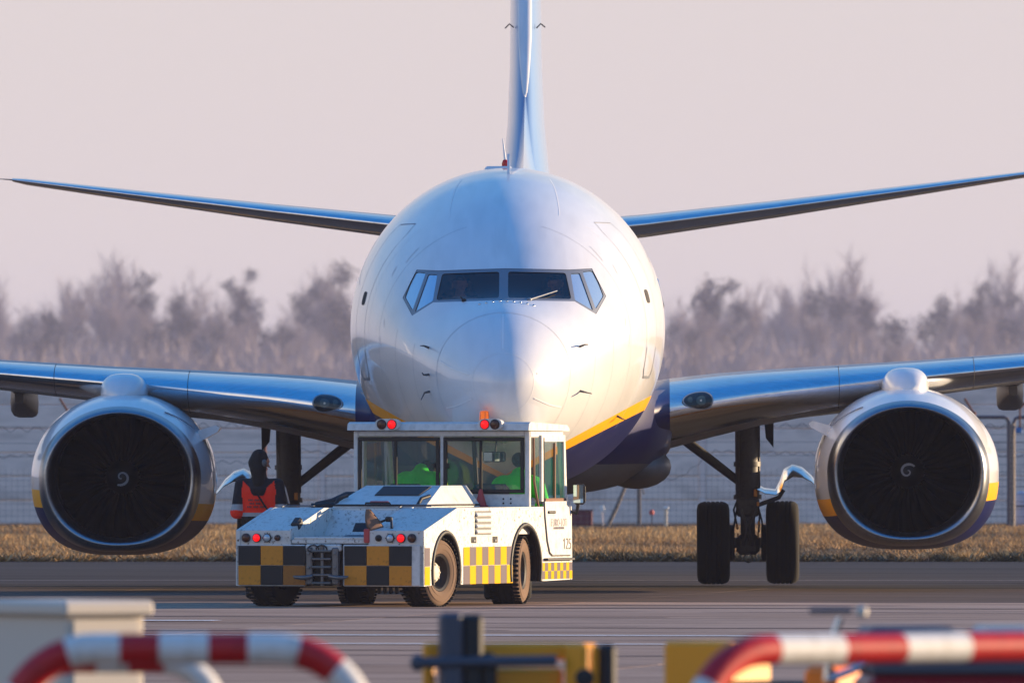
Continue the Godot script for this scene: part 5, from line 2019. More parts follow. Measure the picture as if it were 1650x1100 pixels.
	b.tube([mi[0], mi[1], mi[2]], 0.012, 5)
	put("bonnet_seal", b, M["black"], T)
	b = B.new()
	var sl := Vector3(0, 0.22, -0.78)
	var vq := [Vector3(-0.20, 1.135, -1.6) + sl * 0.48 + Vector3(0, 0.01, 0.004), Vector3(0.34, 1.135, -1.6) + sl * 0.48 + Vector3(0, 0.01, 0.004), Vector3(0.36, 1.135, -1.6) + sl * 0.93 + Vector3(0, 0.01, 0.004), Vector3(-0.22, 1.135, -1.6) + sl * 0.93 + Vector3(0, 0.01, 0.004)]
	b.fan(vq, Vector3(0, 0.9, 0.3))
	for k in 4:
		var j := (k + 1) % 4
		b.q(vq[k], vq[j], vq[j] - Vector3(0, 0.02, 0), vq[k] - Vector3(0, 0.02, 0), vq[k] - (vq[0] + vq[2]) / 2)
	put("bonnet_vent", b, M["black"], T)
	for s in [[-0.56, 0.4], [0.44, -0.5]]:
		b = B.new()
		b.tube([Vector3(s[0], 1.14, -1.66), Vector3(s[0] + 0.02, 1.21, -1.72), Vector3(s[0] + 0.07, 1.24, -1.86)], 0.022, 7)
		put("bonnet_latch", b, M["black"], T)
	b = B.new()
	b.box(Vector3(-0.02, 1.165, -1.68), Vector3(0.22, 0.012, 0.10), 0.004, Basis(Vector3.RIGHT, -0.27))
	put("red_label", b, M["cone_red"], T)
	b = B.new()
	b.tube([Vector3(-0.16, 1.13, -1.57), Vector3(-0.15, 1.16, -1.55), Vector3(0.14, 1.16, -1.55), Vector3(0.15, 1.13, -1.57)], 0.012, 6)
	put("bonnet_handle", b, M["black"], T)
	# dark hose bundle left of the bonnet
	b = B.new()
	b.tube([Vector3(-1.0, 1.14, -2.2), Vector3(-0.86, 1.16, -2.35), Vector3(-0.74, 1.22, -2.5), Vector3(-0.62, 1.23, -2.62), Vector3(-0.55, 1.17, -2.7)], [0.03, 0.05, 0.065, 0.06, 0.04], 8)
	b.tube([Vector3(-1.02, 1.12, -2.1), Vector3(-0.8, 1.13, -2.2), Vector3(-0.66, 1.14, -2.3)], 0.035, 8)
	put("intake_hose", b, M["black"], T)
	for s in [[-0.80, 0.95], [0.62, 0.90]]:
		b = B.new()
		b.tube([Vector3(s[0] - 0.16, 1.118, -1.0), Vector3(s[0] - 0.15, 1.13, -1.14), Vector3(s[0] + 0.18, 1.13, -1.14)], 0.009, 5)
		put("grab_rail", b, M["steel_worn"], T)
	b = B.new()
	b.box(Vector3(-0.51, 0.93, -0.30), Vector3(0.10, 0.10, 0.16), 0.02, Basis(Vector3.RIGHT, 0.5))
	put("stop_block", b, M["black"], T)
	# side louvre and the two square recesses
	var lv := B.new()
	lv.box(Vector3(1.131, 0.937, -1.92), Vector3(0.012, 0.27, 0.53), 0.004)
	var louvre := put("side_louvre", lv, M["grey_panel"], T)
	for k in 4:
		b = B.new()
		b.box(Vector3(1.145, 0.838 + k * 0.064, -1.92), Vector3(0.02, 0.045, 0.50), 0.008, Basis(Vector3.BACK, 0.5))
		put("slat", b, M["tug_clean"], louvre)
	for z in [-1.62, -2.32]:
		b = B.new()
		b.box(Vector3(1.131, 0.745, z), Vector3(0.01, 0.072, 0.16), 0.003)
		put("tie_down_recess", b, M["soot"], T)
		b = B.new()
		b.box(Vector3(1.137, 0.735, z), Vector3(0.014, 0.03, 0.07), 0.005)
		put("tie_down_bar", b, M["steel_worn"], T)
	# reflective chequer bands
	for r in 2:
		for c in 8:
			var w := 0.203
			b = B.new()
			b.box(Vector3(1.1325, 0.562 - r * 0.212, -(1.28 + (c + 0.5) * w)), Vector3(0.006, 0.208, w - 0.003), 0.002)
			put("band_check", b, M["band_yellow"] if (r + c) % 2 == 0 else M["band_silver"], T)
	for r in 2:
		b = B.new()
		b.box(Vector3(1.1325, 0.562 - r * 0.212, -0.10), Vector3(0.006, 0.208, 0.17), 0.002)
		put("band_check", b, M["band_yellow"] if r == 1 else M["band_silver"], T)
	for r in 2:
		for c in 10:
			var w := 0.103
			b = B.new()
			b.box(Vector3(1.1325, 0.42 - r * 0.095, -(3.88 + (c + 0.5) * w)), Vector3(0.006, 0.093, w - 0.002), 0.002)
			put("band_check", b, M["band_yellow"] if (r + c) % 2 == 0 else M["band_silver"], T)
	# wheels, all of them steered a little
	var tb := wheel_mesh(0.385, 0.34, 0.20, [-0.2, 0.0, 0.2])
	var tyre := tb.mesh()
	var lug := B.new()
	for k in 44:
		var a := TAU * k / 44.0
		for s in [-1.0, 1.0]:
			lug.box(Vector3(s * 0.125, cos(a) * 0.384, sin(a) * 0.384), Vector3(0.10, 0.016, 0.03), 0.004, Basis(Vector3.RIGHT, a))
	var lugs := lug.mesh()
	for w in [[0.93, 0.68, -11.0], [-0.93, 0.68, -11.0], [0.93, 3.36, 9.0], [-0.93, 3.36, 9.0]]:
		var o := put("wheel", tyre, M["rubber"], T)
		o.position = Vector3(w[0], 0.385, -w[1])
		o.rotation.y = deg_to_rad(w[2])
		tag(put("tread_lugs", lugs, M["rubber"], o), "", "", "", "stuff")
		var s := signf(w[0])
		b = B.new()
		b.lathe(Vector3.ZERO, Vector3(s, 0, 0), [Vector2(0.215, 0.155), Vector2(0.25, 0.172), Vector2(0.31, 0.1735), Vector2(0.352, 0.164), Vector2(0.374, 0.138), Vector2(0.383, 0.115), Vector2(0.384, 0.10)], 44)
		for g in [0.262, 0.322]:
			b.lathe(Vector3.ZERO, Vector3(s, 0, 0), [Vector2(g, 0.170), Vector2(g + 0.004, 0.178), Vector2(g + 0.008, 0.170)], 44)
		put("sidewall", b, M["tyre_dusty"], o)
		b = B.new()
		b.lathe(Vector3(s * 0.04, 0, 0), Vector3(s, 0, 0), [Vector2(0, 0), Vector2(0.13, 0), Vector2(0.165, 0.05), Vector2(0.185, 0.10), Vector2(0.21, 0.115), Vector2(0.215, 0.10)], 28, true)
		put("rim", b, M["rim_dark"], o)
		b = B.new()
		b.lathe(Vector3(s * 0.045, 0, 0), Vector3(s, 0, 0), [Vector2(0.115, 0), Vector2(0.115, 0.03), Vector2(0.095, 0.05), Vector2(0.05, 0.055), Vector2(0, 0.06)], 20, true)
		for k in 8:
			var a := TAU * k / 8.0
			b.lathe(Vector3(s * 0.085, cos(a) * 0.085, sin(a) * 0.085), Vector3(s, 0, 0), [Vector2(0.012, 0), Vector2(0.012, 0.018), Vector2(0, 0.02)], 6, true)
		put("hub", b, M["hub_white"], o)
	build_cab(T)

func build_cab(T: Node3D) -> void:
	var wh: Material = M["tug_clean"]
	var b := B.new()
	# posts, sills and rails of the cab
	for s in [-1.0, 1.0]:
		b.box(Vector3(s * 1.045, 1.54, -3.65), Vector3(0.06, 0.88, 0.07), 0.012)
		b.tube([Vector3(s * 1.05, 1.10, -4.84), Vector3(s * 1.05, 1.96, -4.70)], 0.035, 8)
		b.box(Vector3(s * 1.05, 1.94, -4.2), Vector3(0.06, 0.08, 1.12), 0.012)
	b.box(Vector3(0, 1.945, -3.65), Vector3(2.04, 0.07, 0.06), 0.012)
	b.box(Vector3(0.007, 1.59, -3.645), Vector3(0.05, 0.68, 0.05), 0.008)
	b.box(Vector3(0, 1.945, -4.70), Vector3(2.04, 0.07, 0.06), 0.012)
	put("cab_frame", b, wh, T)
	b = B.new()
	b.box(Vector3(0, 1.18, -3.645), Vector3(2.14, 0.155, 0.05), 0.008)
	put("cab_rear_wall", b, wh, T)
	for k in 4:
		b = B.new()
		b.lathe(Vector3(0.76 + 0.09 * (k % 2), 1.15 + 0.05 * (k / 2), -3.62), Vector3(0, 0, 1), [Vector2(0, 0), Vector2(0.011, 0), Vector2(0.011, 0.006), Vector2(0, 0.007)], 8, true)
		put("rivet", b, M["black"], T)
	b = B.new()
	b.prism(PackedVector2Array([Vector2(3.50, 1.985), Vector2(3.52, 2.06), Vector2(3.58, 2.08), Vector2(4.80, 2.045), Vector2(4.88, 2.01), Vector2(4.88, 1.975)]), 2.22, side_tr(-1.11))
	put("roof", b, wh, T)
	b = B.new()
	b.box(Vector3(0, 0.8, -4.88), Vector3(2.2, 0.64, 0.05), 0.012)
	put("front_wall", b, wh, T)
	b = B.new()
	b.box(Vector3(0, 0.56, -4.25), Vector3(2.08, 0.05, 1.2), 0.01)
	put("cab_floor", b, M["soot"], T)
	# rear windows: black frames, two sliding panes each
	for w in [[-1.015, -0.018], [0.032, 1.015]]:
		var x0: float = w[0]
		var x1: float = w[1]
		var F := B.new()
		var y0 := 1.265
		var y1 := 1.905
		F.box(Vector3((x0 + x1) / 2, y1 - 0.022, -3.612), Vector3(x1 - x0, 0.044, 0.03), 0.006)
		F.box(Vector3((x0 + x1) / 2, y0 + 0.022, -3.612), Vector3(x1 - x0, 0.044, 0.03), 0.006)
		for x in [x0 + 0.022, x1 - 0.022]:
			F.box(Vector3(x, (y0 + y1) / 2, -3.612), Vector3(0.044, y1 - y0 - 0.088, 0.03), 0.006)
		var xm: float = lerpf(x0, x1, 0.465)
		F.box(Vector3(xm, (y0 + y1) / 2, -3.606), Vector3(0.03, y1 - y0 - 0.088, 0.03), 0.006)
		var fr := put("rear_window_frame", F, M["black"], T)
		for p in [[x0 + 0.044, xm, -3.618], [xm, x1 - 0.044, -3.610]]:
			pane("glass_pane", [Vector3(p[0], y0 + 0.044, p[2]), Vector3(p[1], y0 + 0.044, p[2]), Vector3(p[1], y1 - 0.044, p[2]), Vector3(p[0], y1 - 0.044, p[2])], M["cab_glass"], fr, Vector3(0, 0, 1))
		b = B.new()
		b.box(Vector3(x1 - 0.06 if x0 < 0.0 else x0 + 0.06, 1.58, -3.60), Vector3(0.03, 0.06, 0.03), 0.006)
		put("window_catch", b, M["black"], fr)
	# windscreen at the front
	pane("windscreen", [Vector3(-1.0, 1.13, -4.83), Vector3(1.0, 1.13, -4.83), Vector3(1.0, 1.91, -4.71), Vector3(-1.0, 1.91, -4.71)], M["cab_glass"], T, Vector3(0, 0, -1))
	b = B.new()
	b.box(Vector3(0, 1.52, -4.76), Vector3(0.05, 0.82, 0.04), 0.008, Basis(Vector3.RIGHT, 0.15))
	put("windscreen_post", b, M["black"], T)
	# doors on both sides, with a narrow quarter window behind each
	for s in [-1.0, 1.0]:
		var X: float = s * 1.085
		var hint := Vector3(s, 0, 0)
		var D := B.new()
		# door skin below the window, then the frame round the window
		D.prism(PackedVector2Array([Vector2(3.96, 1.17), Vector2(3.98, 1.0), Vector2(4.06, 0.72), Vector2(4.14, 0.585), Vector2(4.22, 0.555), Vector2(4.84, 0.555), Vector2(4.84, 1.0), Vector2(4.82, 1.17)]), 0.03, side_tr(1.115 if s > 0 else -1.145))
		D.prism(PackedVector2Array([Vector2(3.955, 1.17), Vector2(3.955, 1.93), Vector2(4.04, 1.93), Vector2(4.05, 1.17)]), 0.03, side_tr(1.075 if s > 0 else -1.105))
		D.prism(PackedVector2Array([Vector2(4.74, 1.17), Vector2(4.70, 1.93), Vector2(4.755, 1.93), Vector2(4.82, 1.17)]), 0.03, side_tr(1.075 if s > 0 else -1.105))
		D.prism(PackedVector2Array([Vector2(4.04, 1.855), Vector2(4.04, 1.93), Vector2(4.70, 1.93), Vector2(4.705, 1.855)]), 0.03, side_tr(1.075 if s > 0 else -1.105))
		var door := put("door", D, wh, T)
		pane("glass_pane", [Vector3(X, 1.17, -4.05), Vector3(X, 1.17, -4.74), Vector3(X, 1.855, -4.705), Vector3(X, 1.855, -4.04)], M["cab_glass"], door, hint)
		b = B.new()
		b.box(Vector3(s * 1.10, 1.51, -4.40), Vector3(0.025, 0.66, 0.035), 0.006)
		b.box(Vector3(s * 1.105, 1.188, -4.40), Vector3(0.03, 0.036, 0.70), 0.006)
		put("window_bar", b, M["brown_rubber"], door)
		b = B.new()
		b.box(Vector3(s * 1.152, 1.045, -4.17), Vector3(0.02, 0.032, 0.24), 0.008)
		put("door_handle", b, M["black"], door)
		b = B.new()
		var seam := []
		for p in [[3.95, 1.90], [3.955, 1.17], [3.97, 1.0], [4.05, 0.71], [4.13, 0.575], [4.22, 0.545], [4.84, 0.545]]:
			seam.append(Vector3(s * 1.135, p[1], -p[0]))
		b.tube(seam, 0.007, 5)
		put("door_seam", b, M["print"], door)
		# quarter window and panel behind the door
		pane("quarter_window", [Vector3(X, 1.10, -3.90), Vector3(X, 1.90, -3.935), Vector3(X, 1.90, -3.72), Vector3(X, 1.40, -3.74)], M["cab_glass"], T, hint)
		b = B.new()
		b.tube([Vector3(s * 1.09, 1.90, -3.72), Vector3(s * 1.09, 1.40, -3.74), Vector3(s * 1.10, 0.98, -3.92)], 0.014, 6)
		put("quarter_trim", b, M["brown_rubber"], T)
		b = B.new()
		b.box(Vector3(s * 1.15, 0.505, -4.42), Vector3(0.06, 0.03, 0.92), 0.008)
		put("step", b, M["print"], T)
		# door mirror on its arm
		var mir := B.new()
		mir.box(Vector3(s * 1.24, 1.25, -4.86), Vector3(0.15, 0.24, 0.07), 0.03)
		var mo := put("door_mirror", mir, M["black"], T)
		pane("mirror_glass", [Vector3(s * 1.24 - s * 0.058, 1.15, -4.812), Vector3(s * 1.24 + s * 0.058, 1.15, -4.824), Vector3(s * 1.24 + s * 0.058, 1.355, -4.822), Vector3(s * 1.24 - s * 0.058, 1.355, -4.810)], M["mirror"], mo, Vector3(0, 0, 1))
		b = B.new()
		b.tube([Vector3(s * 1.22, 1.13, -4.87), Vector3(s * 1.20, 1.03, -4.87), Vector3(s * 1.12, 1.05, -4.86)], 0.022, 7)
		put("mirror_arm", b, M["black"], mo)
	# lettering on the right door
	text_part("door_lettering", "EURO-LOT", 0.085, M["print_pale"], T, Vector3(1.147, 0.925, -4.42), PI / 2)
	text_part("door_lettering", "GROUND HANDLING", 0.028, M["print_pale"], T, Vector3(1.147, 0.862, -4.42), PI / 2)
	text_part("fleet_number", "125", 0.125, M["print"], T, Vector3(1.147, 0.68, -4.70), PI / 2)
	# lamp pods and the amber beacon on the roof
	for pod in [[-0.60, ["lamp_brown", "lamp_red"]], [0.66, ["lamp_red", "lamp_brown"]]]:
		var pb := B.new()
		var rows := []
		for k in 7:
			var u := k / 6.0
			var sc := sqrt(1.0 - pow(u, 3.0) * 0.75)
			var ring := PackedVector3Array()
			for j in 20:
				var a := TAU * j / 20.0
				ring.append(Vector3(pod[0] + signf(cos(a)) * pow(absf(cos(a)), 0.55) * 0.145 * sc, 2.052 + signf(sin(a)) * pow(absf(sin(a)), 0.7) * 0.066 * sc, -3.44 - u * 0.2))
			rows.append(ring)
		pb.loft(rows, true, true, true)
		var po := put("lamp_pod", pb, wh, T)
		for k in 2:
			b = B.new()
			b.lathe(Vector3(pod[0] - 0.062 + 0.124 * k, 2.052, -3.444), Vector3(0, 0, 1), [Vector2(0.052, 0), Vector2(0.052, 0.012), Vector2(0.03, 0.02), Vector2(0, 0.022)], 16)
			put("tail_light", b, M[pod[1][k]], po)
			b = B.new()
			b.lathe(Vector3(pod[0] - 0.062 + 0.124 * k, 2.052, -3.444), Vector3(0, 0, 1), [Vector2(0.050, 0.004), Vector2(0.058, 0.004), Vector2(0.058, 0.014), Vector2(0.050, 0.014)], 16)
			put("lamp_rim", b, M["black"], po)
	b = B.new()
	b.lathe(Vector3(0.35, 2.07, -4.1), Vector3.UP, [Vector2(0, 0), Vector2(0.06, 0), Vector2(0.06, 0.03), Vector2(0, 0.03)], 16, true)
	var base := put("beacon_base", b, M["black"], T)
	b = B.new()
	b.lathe(Vector3(0.35, 2.10, -4.1), Vector3.UP, [Vector2(0.055, 0), Vector2(0.052, 0.09), Vector2(0.045, 0.105), Vector2(0, 0.11)], 16)
	put("beacon_light", b, M["sunlit_amber"], base)
	for k in 6:
		b = B.new()
		var an := TAU * k / 6.0
		b.tube([Vector3(0.35 + cos(an) * 0.056, 2.10, -4.1 + sin(an) * 0.056), Vector3(0.35 + cos(an) * 0.051, 2.195, -4.1 + sin(an) * 0.051)], 0.0035, 4)
		put("beacon_rib", b, M["brown_rubber"], base)
	# inside: seats, dashboard, wheel, mirror
	for x in [-0.55, 0.50]:
		b = B.new()
		b.box(Vector3(x, 0.94, -4.15), Vector3(0.46, 0.14, 0.44), 0.05)
		b.box(Vector3(x, 1.17, -3.92), Vector3(0.44, 0.40, 0.12), 0.05)
		b.box(Vector3(x, 0.73, -4.15), Vector3(0.30, 0.32, 0.30), 0.03)
		put("seat", b, M["cockpit_grey"], T)
	b = B.new()
	b.box(Vector3(0, 1.03, -4.68), Vector3(1.9, 0.16, 0.22), 0.04)
	b.box(Vector3(0, 0.8, -4.74), Vector3(1.9, 0.44, 0.1), 0.03)
	put("dashboard", b, M["cockpit_dark"], T)
	b = B.new()
	var ring := []
	for k in 21:
		var a := TAU * k / 20.0
		ring.append(Vector3(-0.55 + cos(a) * 0.17, 1.20 + sin(a) * 0.10, -4.53 - sin(a) * 0.13))
	b.tube(ring, 0.014, 6, false)
	b.tube([Vector3(-0.55, 1.20, -4.53), Vector3(-0.55, 1.05, -4.66)], 0.02, 6)
	put("steering_wheel", b, M["black"], T)
	b = B.new()
	b.box(Vector3(0.30, 1.68, -4.58), Vector3(0.28, 0.12, 0.04), 0.02)
	b.tube([Vector3(0.30, 1.72, -4.60), Vector3(0.30, 1.92, -4.66)], 0.01, 6)
	var im := put("interior_mirror", b, M["black"], T)
	pane("mirror_glass", [Vector3(0.175, 1.63, -4.556), Vector3(0.425, 1.63, -4.556), Vector3(0.425, 1.73, -4.556), Vector3(0.175, 1.73, -4.556)], M["mirror"], im, Vector3(0, 0, 1))
	# road cone carried on the deck against the cab
	var cone := thing("traffic_cone", "small faded red cone on the tractor deck under the right rear cab window", "cone", T.transform * Vector3(0.52, 1.112, -3.52))
	b = B.new()
	b.lathe(Vector3.ZERO, Vector3.UP, [Vector2(0.068, 0.012), Vector2(0.02, 0.19), Vector2(0.012, 0.20), Vector2(0, 0.20)], 16)
	put("body", b, M["cone_red"], cone)
	b = B.new()
	b.box(Vector3(0, 0.007, 0), Vector3(0.17, 0.014, 0.17), 0.004)
	put("base", b, M["cone_red"], cone)

# ------------------------------------------------------------------ people: a field of tapered capsules, meshed as surface nets
# bones: [a, b, radius a, radius b, tag]; colour_of(point, tag) names the material
func body_mesh(bones: Array, cell: float, blend: float, colour_of: Callable, into: Dictionary) -> void:
	var lo := Vector3(1e9, 1e9, 1e9)
	var hi := -lo
	for o in bones:
		var r: float = maxf(o[2], o[3]) + cell * 2.5
		for p in [o[0], o[1]]:
			lo = lo.min(p - Vector3.ONE * r)
			hi = hi.max(p + Vector3.ONE * r)
	var nx := int((hi.x - lo.x) / cell) + 2
	var ny := int((hi.y - lo.y) / cell) + 2
	var nz := int((hi.z - lo.z) / cell) + 2
	var d := PackedFloat32Array()
	d.resize(nx * ny * nz)
	d.fill(0.5)
	for o in bones:
		var a: Vector3 = o[0]
		var ab: Vector3 = o[1] - a
		var L := maxf(ab.length_squared(), 1e-9)
		var ra: float = o[2]
		var rb: float = o[3]
		var r := maxf(ra, rb) + cell * 2.2 + blend
		var p0: Vector3 = (a.min(o[1]) - Vector3.ONE * r - lo) / cell
		var p1: Vector3 = (a.max(o[1]) + Vector3.ONE * r - lo) / cell
		for z in range(maxi(0, int(p0.z)), mini(nz, int(p1.z) + 1)):
			for y in range(maxi(0, int(p0.y)), mini(ny, int(p1.y) + 1)):
				var at := (z * ny + y) * nx
				for x in range(maxi(0, int(p0.x)), mini(nx, int(p1.x) + 1)):
					var p := lo + Vector3(x, y, z) * cell
					var t := clampf((p - a).dot(ab) / L, 0.0, 1.0)
					var f := p.distance_to(a + ab * t) - lerpf(ra, rb, t)
					var g := d[at + x]
					var h := maxf(blend - absf(f - g), 0.0) / blend
					d[at + x] = minf(f, g) - h * h * blend * 0.25
	var ids := {}
	var P := PackedVector3Array()
	var N := PackedVector3Array()
	var sx := 1
	var sy := nx
	var sz := nx * ny
	for z in nz - 1:
		for y in ny - 1:
			for x in nx - 1:
				var i := (z * ny + y) * nx + x
				var c := [d[i], d[i + sx], d[i + sy], d[i + sx + sy], d[i + sz], d[i + sx + sz], d[i + sy + sz], d[i + sx + sy + sz]]
				var mask := 0
				for k in 8:
					if c[k] < 0.0:
						mask += 1
				if mask == 0 or mask == 8:
					continue
				var s := Vector3.ZERO
				var n := 0
				for e in [[0, 1], [2, 3], [4, 5], [6, 7], [0, 2], [1, 3], [4, 6], [5, 7], [0, 4], [1, 5], [2, 6], [3, 7]]:
					var u: float = c[e[0]]
					var w: float = c[e[1]]
					if (u < 0.0) != (w < 0.0):
						var t := u / (u - w)
						var q0 := Vector3(e[0] & 1, (e[0] >> 1) & 1, e[0] >> 2)
						var q1 := Vector3(e[1] & 1, (e[1] >> 1) & 1, e[1] >> 2)
						s += q0.lerp(q1, t)
						n += 1
				ids[i] = P.size()
				P.append(lo + (Vector3(x, y, z) + s / n) * cell)
				N.append(Vector3(c[1] + c[3] + c[5] + c[7] - c[0] - c[2] - c[4] - c[6], c[2] + c[3] + c[6] + c[7] - c[0] - c[1] - c[4] - c[5], c[4] + c[5] + c[6] + c[7] - c[0] - c[1] - c[2] - c[3]).normalized())
	for z in range(1, nz - 1):
		for y in range(1, ny - 1):
			for x in range(1, nx - 1):
				var i := (z * ny + y) * nx + x
				var v := d[i] < 0.0
				for e in [[sx, sy, sz], [sy, sz, sx], [sz, sx, sy]]:
					if (d[i + e[0]] < 0.0) != v:
						var q := [i, i - e[1], i - e[1] - e[2], i - e[2]]
						var k := []
						for j in q:
							k.append(ids.get(j, -1))
						if k.has(-1):
							continue
						var mid: Vector3 = (P[k[0]] + P[k[2]]) * 0.5
						var best := 1e9
						var key := ""
						for o in bones:
							var ab: Vector3 = o[1] - o[0]
							var t := clampf((mid - o[0]).dot(ab) / maxf(ab.length_squared(), 1e-9), 0.0, 1.0)
							var f: float = mid.distance_to(o[0] + ab * t) - lerpf(o[2], o[3], t)
							if f < best:
								best = f
								key = o[4]
						var name: String = colour_of.call(mid, key)
						if not into.has(name):
							into[name] = B.new()
						var b: B = into[name]
						b.t(P[k[0]], P[k[1]], P[k[2]], N[k[0]], N[k[1]], N[k[2]])
						b.t(P[k[0]], P[k[2]], P[k[3]], N[k[0]], N[k[2]], N[k[3]])

func hand_bones(wrist: Vector3, along: Vector3, palm: Vector3, thumb_side: float, curl: float) -> Array:
	along = along.normalized()
	palm = (palm - along * palm.dot(along)).normalized()
	var across := along.cross(palm) * thumb_side
	var o := []
	var knuckle := wrist + along * 0.085
	for k in 4:
		var off := across * (0.030 - 0.020 * k)
		o.append([wrist + off * 0.6, knuckle + off, 0.017, 0.013, "hand"])
		var len: float = [0.072, 0.080, 0.075, 0.058][k]
		var p := knuckle + off
		var dir := along
		for j in 3:
			dir = (dir + palm * curl).normalized()
			var q: Vector3 = p + dir * len * [0.45, 0.31, 0.24][j]
			o.append([p, q, 0.0095 - 0.0008 * j, 0.009 - 0.0008 * j, "hand"])
			p = q
	var t0 := wrist + along * 0.025 + across * 0.028
	var t1 := t0 + (along * 0.6 + across * 0.8).normalized() * 0.042
	var t2 := t1 + (along * 0.9 + palm * curl * 1.2).normalized() * 0.032
	o.append([wrist + along * 0.02, t0, 0.016, 0.013, "hand"])
	o.append([t0, t1, 0.012, 0.0105, "hand"])
	o.append([t1, t2, 0.0105, 0.009, "hand"])
	return o

# skull, jaw, nose, ears, eyes; f is where the face looks
func head_bones(c: Vector3, f: Vector3, up: Vector3) -> Array:
	f = f.normalized()
	var s := f.cross(up).normalized()
	up = s.cross(f)
	return [[c + up * 0.03 - f * 0.025, c + up * 0.03 + f * 0.03, 0.086, 0.080, "skull"], [c - up * 0.02 + f * 0.03, c - up * 0.075 + f * 0.055, 0.062, 0.036, "face"],
		[c + up * 0.005 + f * 0.095, c - up * 0.03 + f * 0.118, 0.009, 0.014, "face"], [c - up * 0.065 + f * 0.088 - s * 0.018, c - up * 0.065 + f * 0.088 + s * 0.018, 0.009, 0.009, "lip"],
		[c + up * 0.022 + f * 0.092 - s * 0.045, c + up * 0.022 + f * 0.092 + s * 0.045, 0.011, 0.011, "brow"],
		[c + s * 0.082 + up * 0.012, c + s * 0.084 - up * 0.022, 0.016, 0.010, "ear"], [c - s * 0.082 + up * 0.012, c - s * 0.084 - up * 0.022, 0.016, 0.010, "ear"]]

func dress(o: Node3D, meshes: Dictionary, names: Dictionary) -> void:
	for k in meshes:
		put(names.get(k, k), meshes[k], M[k], o)

